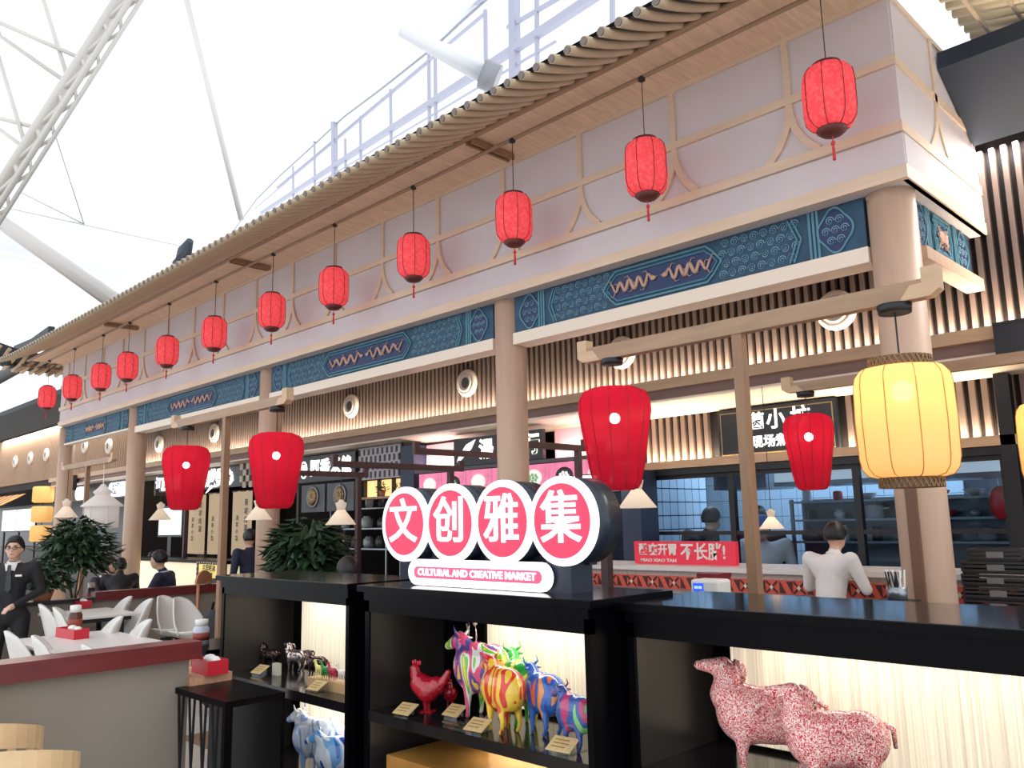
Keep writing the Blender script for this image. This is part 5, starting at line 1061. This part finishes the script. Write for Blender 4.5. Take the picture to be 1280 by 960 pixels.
# side table with jar near the cap end
t = thing('side_table', 'dark side table behind the end of the partition cap', 'table', (-4.0, -2.2, FL)); p = at(251, 806, z=.80); MB().box(p.x - .25, p.x + .3, p.y - .1, p.y + .35, .77, .80).build('top', blackw, t); MB().box(p.x - .02, p.x + .03, p.y + .1, p.y + .15, FL, .77).build('post', blackm, t); MB().box(p.x - .2, p.x + .2, p.y - .05, p.y + .3, FL, FL + .03).build('foot', blackm, t)
bottle(251, 806, .80, 'white jar with blue label on the dark side table', mat('jar pale', s2l(196, 200, 214), .3), .17, .055)
# near wooden slab bench with metal grille
ya = -3.02; p = at(200, 853, y=ya); q = at(275, 872, y=ya)
gz = (p.z + q.z) / 2; gx0, gx1 = p.x, q.x
t = thing('metal_grille', 'black metal grille screen with slanting bars left of the cabinets', 'grille', ((gx0 + gx1) / 2, ya, FL))
MB().box(gx0 + .02, gx1 + .1, ya + .28, ya + .30, FL, gz - .03).build('back_sheet', blackw, t)  # dark sheet added so the gap behind the bars reads as shade
MB().box(gx0, gx1 + .1, ya - .02, ya + .02, gz - .03, gz).build('top_rail', blackw, t); MB().box(gx0, gx0 + .03, ya - .02, ya + .02, FL, gz - .03).build('post', blackw, t); MB().box(gx1 + .07, gx1 + .1, ya - .02, ya + .02, FL, gz - .03).build('post', blackw, t); MB().box(gx0, gx1 + .1, ya - .02, ya + .02, FL, FL + .03).build('bottom_rail', blackw, t)
n = 11
for i in range(n): a = gx0 + .05 + (gx1 - gx0) * i / n; MB().bar((a, ya, gz - .03), (a + (.09 if i % 2 else -.04), ya + .01 * (i % 2), FL + .03), .010, .010).build('bar', blackm, t)
MB().box(gx0, gx1 + .1, ya + .02, ya + .30, gz - .03, gz).build('ledge', blackw, t)
p = at(252, 848, y=ya + .18); t = thing('wooden_board', 'thick light wooden board lying on the black ledge', 'board', (p.x, p.y, gz)); MB().box(p.x - .20, p.x + .16, ya + .04, ya + .28, gz, gz + .045).build('plank', mat('plank red oak', s2l(196, 146, 116), .45, noise=.15, nscale=6, nstretch=(.6, 6, 6)), t)
caddy(262, 843, gz + .045, ya + .18, 'red caddy with napkins on the thick wooden board', .2)
# bent-wood chairs at the lower left
bw = mat('bent wood', s2l(222, 190, 146), .45, noise=.08, nscale=6)
def bent_chair(px, py, rz, label):
    p = at(px, py, z=.80); t = thing('bentwood_chair', label, 'chair', (p.x, p.y, FL), rz, 'bent wood armchairs'); Z = .92; R_ = .25; n = 18; rows = []
    m = Local(t); A0, A1 = -.35, PI + .35
    out = [(R_ * math.cos(A0 + (A1 - A0) * k / n), R_ * math.sin(A0 + (A1 - A0) * k / n)) for k in range(n + 1)]; inn = [(a * .90, b * .90) for a, b in out]
    for k in range(n):
        zt = Z - .10 * (1 - math.sin(PI * k / n)) ; zt2 = Z - .10 * (1 - math.sin(PI * (k + 1) / n)); h = .10
        v = [(*out[k], zt), (*out[k + 1], zt2), (*inn[k + 1], zt2), (*inn[k], zt), (*out[k], zt - h), (*out[k + 1], zt2 - h), (*inn[k + 1], zt2 - h), (*inn[k], zt - h)]
        m.add(v, [(0, 1, 2, 3), (4, 7, 6, 5), (0, 4, 5, 1), (2, 6, 7, 3)] + ([(0, 3, 7, 4)] if k == 0 else []) + ([(1, 5, 6, 2)] if k == n - 1 else []))
    m.build('top_rail', bw)
    for k in range(1, 8): a = A0 + .3 + (A1 - A0 - .6) * k / 8; Local(t).bar((.235 * math.cos(a), .235 * math.sin(a), .47), (.24 * math.cos(a), .24 * math.sin(a), .82), .035, .012, (math.cos(a), math.sin(a), 0)).build('slat', bw)
    Local(t).lathe([(.235, .54), (.24, .555), (.22, .575), (0, .575)], n=24).build('seat', bw)
    for k in range(4): a = PI / 4 + k * PI / 2; Local(t).tube([(.2 * math.cos(a), .2 * math.sin(a), .545), (.24 * math.cos(a), .24 * math.sin(a), 0)], [.02, .015], 8).build('leg', bw)
bent_chair(14, 922, -2.1, 'bent wood armchair at the lower left corner'); bent_chair(-22, 892, -2.1, 'bent wood armchair half out of the photo at the left edge')
# ------------------------------------------------------------------ people
suit = mat('suit black', s2l(24, 24, 30), .7); navys = mat('suit navy', s2l(34, 38, 62), .7); shirt = mat('shirt white', s2l(232, 226, 222), .7, noise=.04, nscale=8); trous = mat('trousers black', s2l(22, 22, 26), .7); chef = mat('chef white', s2l(214, 216, 220), .7); capb = mat('cap blue', s2l(40, 90, 160), .7); purple = mat('dress plum', s2l(52, 34, 52), .7); shoe = mat('shoe black', s2l(16, 16, 18), .4)
eyem = mat('eye dark', s2l(24, 18, 18), .3); lipm = mat('lip', s2l(176, 96, 92), .5)
def person(label, x, y, ztop, rz, J, top=suit, bottom=trous, collar=None, hair='short', vox=.013, tilt=0.0, glasses=False, hat=None, tie=False, badge=False, k=1.0, base=None):
    base = FL if base is None else base
    """J: joints in a frame facing -Y with the head top at 1.70"""
    t = thing('person', label, 'person', (x, y, base), rz, None)
    t.scale = (k, k, k); WM[t.name] = WM[t.name] @ Matrix.Scale(k, 4)
    off = Vector((0, 0, (ztop - base) / k - 1.70))
    D = dict(pel=(0, 0, .92), wa=(0, 0, 1.08), ch=(0, 0, 1.28), nk=(0, 0, 1.45), hd=(0, -.02, 1.585), shL=(.19, 0, 1.39), shR=(-.19, 0, 1.39), elL=(.25, .02, 1.12), elR=(-.25, .02, 1.12), wrL=(.24, -.08, .90), wrR=(-.24, -.08, .90), hiL=(.10, 0, .88), hiR=(-.10, 0, .88), knL=(.11, -.02, .48), knR=(-.11, -.02, .48), anL=(.11, .02, .08), anR=(-.11, .02, .08))
    D.update(J); D = {a: Vector(b) + off for a, b in D.items()}
    gz_ = 0.0
    for s_ in 'LR':
        if D['an' + s_].z < .06 or 'an' + s_ not in J: D['an' + s_].z = .07
    N = []; E_ = []; tags = []
    idx = {}
    def ad(nm, p, r): N.append((*p, r, 0)); idx[nm] = len(N) - 1
    def ed(a, b, tg): E_.append((idx[a], idx[b])); tags.append(tg)
    ad('pel', D['pel'], .135); ad('wa', D['wa'], .125); ad('ch', D['ch'], .135); ad('nk', D['nk'], .052); ad('hb', D['hd'] + Vector((0, 0, -.07)), .05)
    ed('pel', 'wa', 't'); ed('wa', 'ch', 't'); ed('ch', 'nk', 't'); ed('nk', 'hb', 's')
    for s_ in 'LR':
        ad('sh' + s_, D['sh' + s_], .068); ad('el' + s_, D['el' + s_], .047); ad('wr' + s_, D['wr' + s_], .030); ed('ch', 'sh' + s_, 't'); ed('sh' + s_, 'el' + s_, 't'); ed('el' + s_, 'wr' + s_, 't')
        f = (D['wr' + s_] - D['el' + s_]).normalized(); sd = f.cross(Vector((0, 0, 1))); sd = sd.normalized() if sd.length > .1 else Vector((1, 0, 0)); pm2 = D['wr' + s_] + f * .06
        ad('pa' + s_, pm2, .030); ed('wr' + s_, 'pa' + s_, 's')
        for q in range(4):
            b0 = pm2 + sd * (.012 * (q - 1.5) * 1.5) + f * .02; ln = (.055, .068, .063, .048)[q]; b1 = b0 + f * ln * .6 + Vector((0, 0, -.004)); b2 = b1 + f * ln * .4 + Vector((0, 0, -.022))
            ad('f0%s%d' % (s_, q), b0, .0105); ad('f1%s%d' % (s_, q), b1, .0095); ad('f2%s%d' % (s_, q), b2, .008); ed('pa' + s_, 'f0%s%d' % (s_, q), 's'); ed('f0%s%d' % (s_, q), 'f1%s%d' % (s_, q), 's'); ed('f1%s%d' % (s_, q), 'f2%s%d' % (s_, q), 's')
        s2_ = sd * (1 if s_ == 'L' else -1); ad('t0' + s_, pm2 - f * .02 + s2_ * .022, .012); ad('t1' + s_, pm2 + f * .025 + s2_ * .048, .010); ed('pa' + s_, 't0' + s_, 's'); ed('t0' + s_, 't1' + s_, 's')
        ad('hi' + s_, D['hi' + s_], .095); ad('kn' + s_, D['kn' + s_], .062); ad('an' + s_, D['an' + s_], .040); ed('pel', 'hi' + s_, 'b'); ed('hi' + s_, 'kn' + s_, 'b'); ed('kn' + s_, 'an' + s_, 'b')
        ad('to' + s_, D['an' + s_] + Vector((0, -.15, -.035)), .035); ad('he' + s_, D['an' + s_] + Vector((0, .03, -.03)), .04); ed('an' + s_, 'to' + s_, 'f'); ed('an' + s_, 'he' + s_, 'f')
    hc = D['hd']; fw = Vector((math.sin(tilt) * 0, -1, 0)); 
    X = [(hc, (.076, .094, .108)), (hc + Vector((0, -.025, -.055)), (.056, .066, .062)), (hc + Vector((0, -.098, -.018)), (.013, .018, .022)), (hc + Vector((.078, 0, -.01)), (.012, .02, .03)), (hc + Vector((-.078, 0, -.01)), (.012, .02, .03)),
         (D['ch'] + Vector((0, 0, .03)), (.19, .125, .14)), (D['pel'], (.17, .13, .12))]
    vs, fs = skin_mesh(N, E_, vox, 3, X)
    segs = [(Vector(N[a][:3]), Vector(N[b][:3]), tg, (N[a][3] + N[b][3]) / 2) for (a, b), tg in zip(E_, tags)]
    order = ['t', 'b', 's', 'f']; mi = []
    for f in fs:
        c = sum((vs[i] for i in f), Vector()) / len(f)
        if (c - hc).length < .135 and c.z > D['nk'].z + .01: mi.append(2); continue
        best = 9; bt = 't'
        for a, b, tg, r in segs:
            d = b - a; L = d.length_squared; u = max(0, min(1, (c - a).dot(d) / L)) if L > 0 else 0; q = (c - a - d * u).length - r
            if q < best: best = q; bt = tg
        mi.append(order.index(bt))
    m = Local(t); m.add(vs, fs, True); m.mi = mi; m.build('body', [top, bottom, skin, shoe])
    # hair
    m = Local(t); n_, k_ = 16, 10; hv = []; 
    def hf(u, v):
        a = 2 * PI * u; ph = PI * v * (.62 if hair != 'long' else .80); fr = max(0, -math.sin(a)) # front is -Y
        ph *= 1 - .50 * fr
        return hc + Vector((.084 * math.sin(ph) * math.cos(a), .012 + .104 * math.sin(ph) * math.sin(a), .012 + .116 * math.cos(ph)))
    if hat: m.lathe([(.088, .02), (.092, .06), (.085, .11), (.05, .135), (0, .14)], tuple(hc), 16); m.ball(tuple(hc + Vector((0, -.1, .03))), (.06, .05, .008), 10, 4); m.build('cap', hat); m = Local(t)
    m.grid(hf, 20, 8); o = m.build('hair', hairm); so = o.modifiers.new('solid', 'SOLIDIFY'); so.thickness = .007; so.offset = 1
    if hair == 'tall':
        m = Local(t); m.ball(tuple(hc + Vector((0, .0, .085))), (.075, .085, .055), 12, 8); m.build('hair', hairm)
    for s_ in (-1, 1):
        m = Local(t); m.ball(tuple(hc + Vector((s_ * .030, -.084, .008))), (.012, .008, .006), 8, 5); m.build('eye', eyem)
        m = Local(t); m.tube([tuple(hc + Vector((s_ * .016, -.093, .028))), tuple(hc + Vector((s_ * .046, -.082, .028)))], .004, 4); m.build('eyebrow', hairm)
    m = Local(t); m.ball(tuple(hc + Vector((0, -.087, -.058))), (.022, .008, .006), 8, 5); m.build('mouth', lipm)
    if glasses:
        m = Local(t)
        for s_ in (-1, 1): m.tube([tuple(hc + Vector((s_ * .032 + .022 * math.cos(a), -.102, .006 + .017 * math.sin(a)))) for a in [2 * PI * q / 12 for q in range(13)]], .0026, 4); m.tube([tuple(hc + Vector((s_ * .054, -.1, .008))), tuple(hc + Vector((s_ * .08, 0, .008)))], .0024, 4)
        m.tube([tuple(hc + Vector((-.01, -.104, .008))), tuple(hc + Vector((.01, -.104, .008)))], .0024, 4); m.build('glasses', blackm)
    c = D['ch']
    if tie or collar:
        m = Local(t); y = c.y - .135; m.add([(c.x - .06, y + .035, D['nk'].z - .015), (c.x + .06, y + .035, D['nk'].z - .015), (c.x, y - .005, c.z - .10), (c.x, y + .02, c.z - .1)], [(0, 1, 2), (0, 3, 1), (0, 2, 3), (1, 3, 2)]); m.build('shirt_front', collar or shirt)
        m = Local(t); m.tube([(.055 * math.cos(a), D['nk'].y + .060 * math.sin(a), D['nk'].z - .005 + .01 * math.sin(a)) for a in [2 * PI * q / 14 for q in range(15)]], .014, 6); m.build('collar', collar or shirt)
    if tie:
        m = Local(t); m.prism([(-.014, D['nk'].z - .03), (.014, D['nk'].z - .03), (.03, c.z - .10), (0, c.z - .14), (-.03, c.z - .10)], c.y - .152, c.y - .140); m.build('tie', mat('tie striped', s2l(60, 60, 66), .6, noise=.5, nscale=30))
    if badge: m = Local(t); m.box(c.x + .06, c.x + .12, c.y - .148, c.y - .135, c.z + .02, c.z + .04); m.build('badge', white)
    return t
SIT = dict(pel=(0, 0, .92), hiL=(.1, -.02, .9), hiR=(-.1, -.02, .9))
def sit(lean=0.1, reach=.35, headf=.1, hdz=0.0, ztop=1.3):
    seat = ztop - FL - .78   # pelvis height over the floor, in the raised frame
    b = 1.70 - .80
    return dict(pel=(0, 0, b), wa=(0, -.03 * lean * 5, b + .16), ch=(0, -lean * .6, b + .36), nk=(0, -lean, b + .53), hd=(0, -lean - headf, b + .68 + hdz), shL=(.19, -lean * .8, b + .47), shR=(-.19, -lean * .8, b + .47), elL=(.24, -lean - .12, b + .22), elR=(-.24, -lean - .12, b + .22), wrL=(.12, -lean - reach, b + .24), wrR=(-.12, -lean - reach, b + .24),
                hiL=(.1, -.03, b - .02), hiR=(-.1, -.03, b - .02), knL=(.12, -.42, b + .0), knR=(-.12, -.42, b + .0), anL=(.12, -.40, b - .42), anR=(-.12, -.40, b - .42))
yaw = lambda px, py, z=1.3: 0
p = at(20, 673, z=1.545); C_ = at(20, 673, y=-2.45)
person('standing person in black suit, white shirt, tie and glasses at the left edge', C_.x, -2.45, 1.545, 1.05, dict(elR=(-.26, .03, 1.14), wrR=(-.16, -.20, 1.05), elL=(.27, .02, 1.14), wrL=(.10, -.24, 1.02)), suit, trous, shirt, 'tall', .012, glasses=True, tie=True, badge=True)
C_ = at(1031, 653, y=.62)
person('person in white shirt seen from behind leaning at the stone counter', C_.x, .62, 1.545, PI - .15, dict(ch=(0, -.05, 1.27), nk=(0, -.10, 1.44), hd=(.0, -.15, 1.585), elL=(.28, -.10, 1.14), elR=(-.28, -.10, 1.14), wrL=(.12, -.34, 1.18), wrR=(-.12, -.34, 1.18), shL=(.2, -.03, 1.39), shR=(-.2, -.03, 1.39)), shirt, trous, shirt, k=.79, base=.20)
def sitter(label, px, py, y, rz, top, lean=.1, reach=.35, headf=.08, hdz=0, **kw):
    p = at(px, py, y=y); zt = p.z
    t = person(label, p.x, y, zt, rz, sit(lean, reach, headf, hdz, zt), top, **kw)
    h = zt - .90 - FL   # seat height above the floor under the pelvis
    s_ = thing('stool', 'dark stool under the ' + label[:label.index(' ', 16)] if False else 'dark stool carrying the ' + ' '.join(label.split()[:7]), 'stool', (p.x, y, FL), rz)
    zs = zt - .80 - .135 - FL
    Local(s_).lathe([(.17, zs - .05), (.18, zs - .02), (.17, zs + .02), (0, zs + .02)], n=18).build('seat', blackm); Local(s_).tube([(0, 0, .02), (0, 0, zs - .04)], .025, 8).build('post', blackm); Local(s_).lathe([(.18, 0), (.18, .02), (.03, .03)], n=18).build('foot', blackm)
    return t
sitter('seated person in dark plum top with pale collar, seen from behind at left', 123, 697, -.55, 2.2, purple, .12, .3, collar=cream, vox=.015)
sitter('seated person in black bending over a meal, left of the third column', 152, 694, -.45, -1.9, suit, .30, .42, .16, -.06, vox=.015, hair='tall')
sitter('seated person in navy suit with pale lanyard looking left', 212, 688, -.4, -.75, navys, .06, .4, vox=.015, collar=mat('lanyard', s2l(170, 190, 210), .6), hair='short')
sitter('seated person whose head shows just above the left cabinet', 449, 697, -.75, -1.6, suit, .12, .35, vox=.016)
C_ = at(313, 662, y=.6)
person('standing person in dark clothes facing left beside the third column', C_.x, .6, C_.z, -1.5, {}, navys, trous, None, vox=.016)
C_ = at(238, 672, y=1.75)
person('cook in dark clothes leaning forward behind the lit counter', C_.x, 2.15, C_.z, -.9, dict(ch=(0, -.12, 1.24), nk=(0, -.2, 1.38), hd=(0, -.27, 1.50), wrL=(.2, -.35, 1.0), wrR=(-.2, -.35, 1.0)), suit, trous, None, vox=.016)
C_ = at(192, 690, y=1.75)
person('person in dark red top behind the lit counter, left of the cook', C_.x, 1.75, C_.z, -.4, {}, mat('top dark red', s2l(90, 34, 44), .7), trous, None, vox=.018)
C_ = at(873, 631, y=2.45)
person('kitchen cook in black with dark hair, left of two behind the glass', C_.x, 2.45, C_.z, PI - .3, dict(ch=(0, -.06, 1.26), nk=(0, -.1, 1.42), hd=(0, -.17, 1.55)), suit, trous, None, vox=.016)
C_ = at(896, 634, y=2.62)
person('kitchen cook in black, right of two behind the glass', C_.x + .42, 2.70, C_.z, PI + .5, dict(hd=(0, -.06, 1.57)), suit, trous, None, vox=.016, hair='tall')
C_ = at(956, 640, y=2.4)
person('kitchen cook in white jacket with blue cap', C_.x - .02, 2.4, C_.z, .3, dict(ch=(0, -.08, 1.26), nk=(0, -.12, 1.42), hd=(0, -.17, 1.54)), chef, trous, None, vox=.016, hat=capb)

# small things on and behind the partitions
p = at(252, 790, z=.62); t = thing('dark_bag', 'black rounded bag standing right of the white chairs under the cap end', 'bag', (-6.2, -1.25, FL)); zz = 0
m = Local(t); m.ball((0, 0, .50), (.24, .20, .46), 14, 10); m.build('body', mat('bag black', s2l(26, 28, 34), .7)); m = Local(t); m.tube([(-.1, 0, .9), (-.06, 0, 1.02), (.06, 0, 1.02), (.1, 0, .9)], .014, 6); m.build('handle', blackm)
t = thing('round_back_chair', 'wooden chair with rounded orange-brown back peeking over the far partition', 'chair', (at(255, 715, y=-.2).x, -.2, FL), -.8)
m = Local(t); zc = at(255, 722, y=-.2).z - FL
m.prism([(.26 * math.cos(a), zc - .06 + .15 * math.sin(a)) for a in [PI * k / 12 for k in range(13)]], -.012, .012); m.build('backrest', mat('orange ply', s2l(214, 150, 110), .5)); Local(t).box(-.2, .2, -.38, 0, .50, .54).build('seat', MATS['orange ply'])
for a in (-.17, .17): Local(t).box(a - .015, a + .015, -.015, .015, 0, zc - .05).build('leg', MATS['orange ply']); Local(t).box(a - .015, a + .015, -.37, -.34, 0, .5).build('leg', MATS['orange ply'])

# shelves of jars and cups inside the noodle shop
st = thing('shop_rack', 'steel rack with jars inside the rice noodle shop', 'rack', (-8.2, 2.5, FL))
for z in (1.25, 1.55, 1.85): MB().box(-9.9, -6.9, 2.35, 2.65, z - .02, z).build('shelf', steel, st)
for x in (-9.88, -8.4, -6.92):
    for y in (2.37, 2.63): MB().box(x - .015, x + .015, y - .015, y + .015, FL, 1.9).build('upright', steel, st)
for zi, z in enumerate((1.25, 1.55, 1.85)):
    for k in range(9):
        x = -9.7 + .33 * k + rnd.uniform(-.05, .05); c = rnd.choice(kc); hh = rnd.uniform(.10, .2); r_ = rnd.uniform(.05, .09)
        o = MB().lathe([(r_ * .8, 0), (r_, hh * .3), (r_, hh * .8), (r_ * .6, hh), (r_ * .65, hh * 1.1)], (x, 2.5, z), 12).build('shop_jar', mat('kitchenware %d' % kc.index(c), s2l(*c), .35, .3))
        tag(o, 'jar on the %s shelf of the noodle shop rack, %s' % (['lowest', 'middle', 'top'][zi], (['leftmost'] + pos_words)[k] if k else 'at its left end'), 'jar', 'jars on the noodle shop rack')
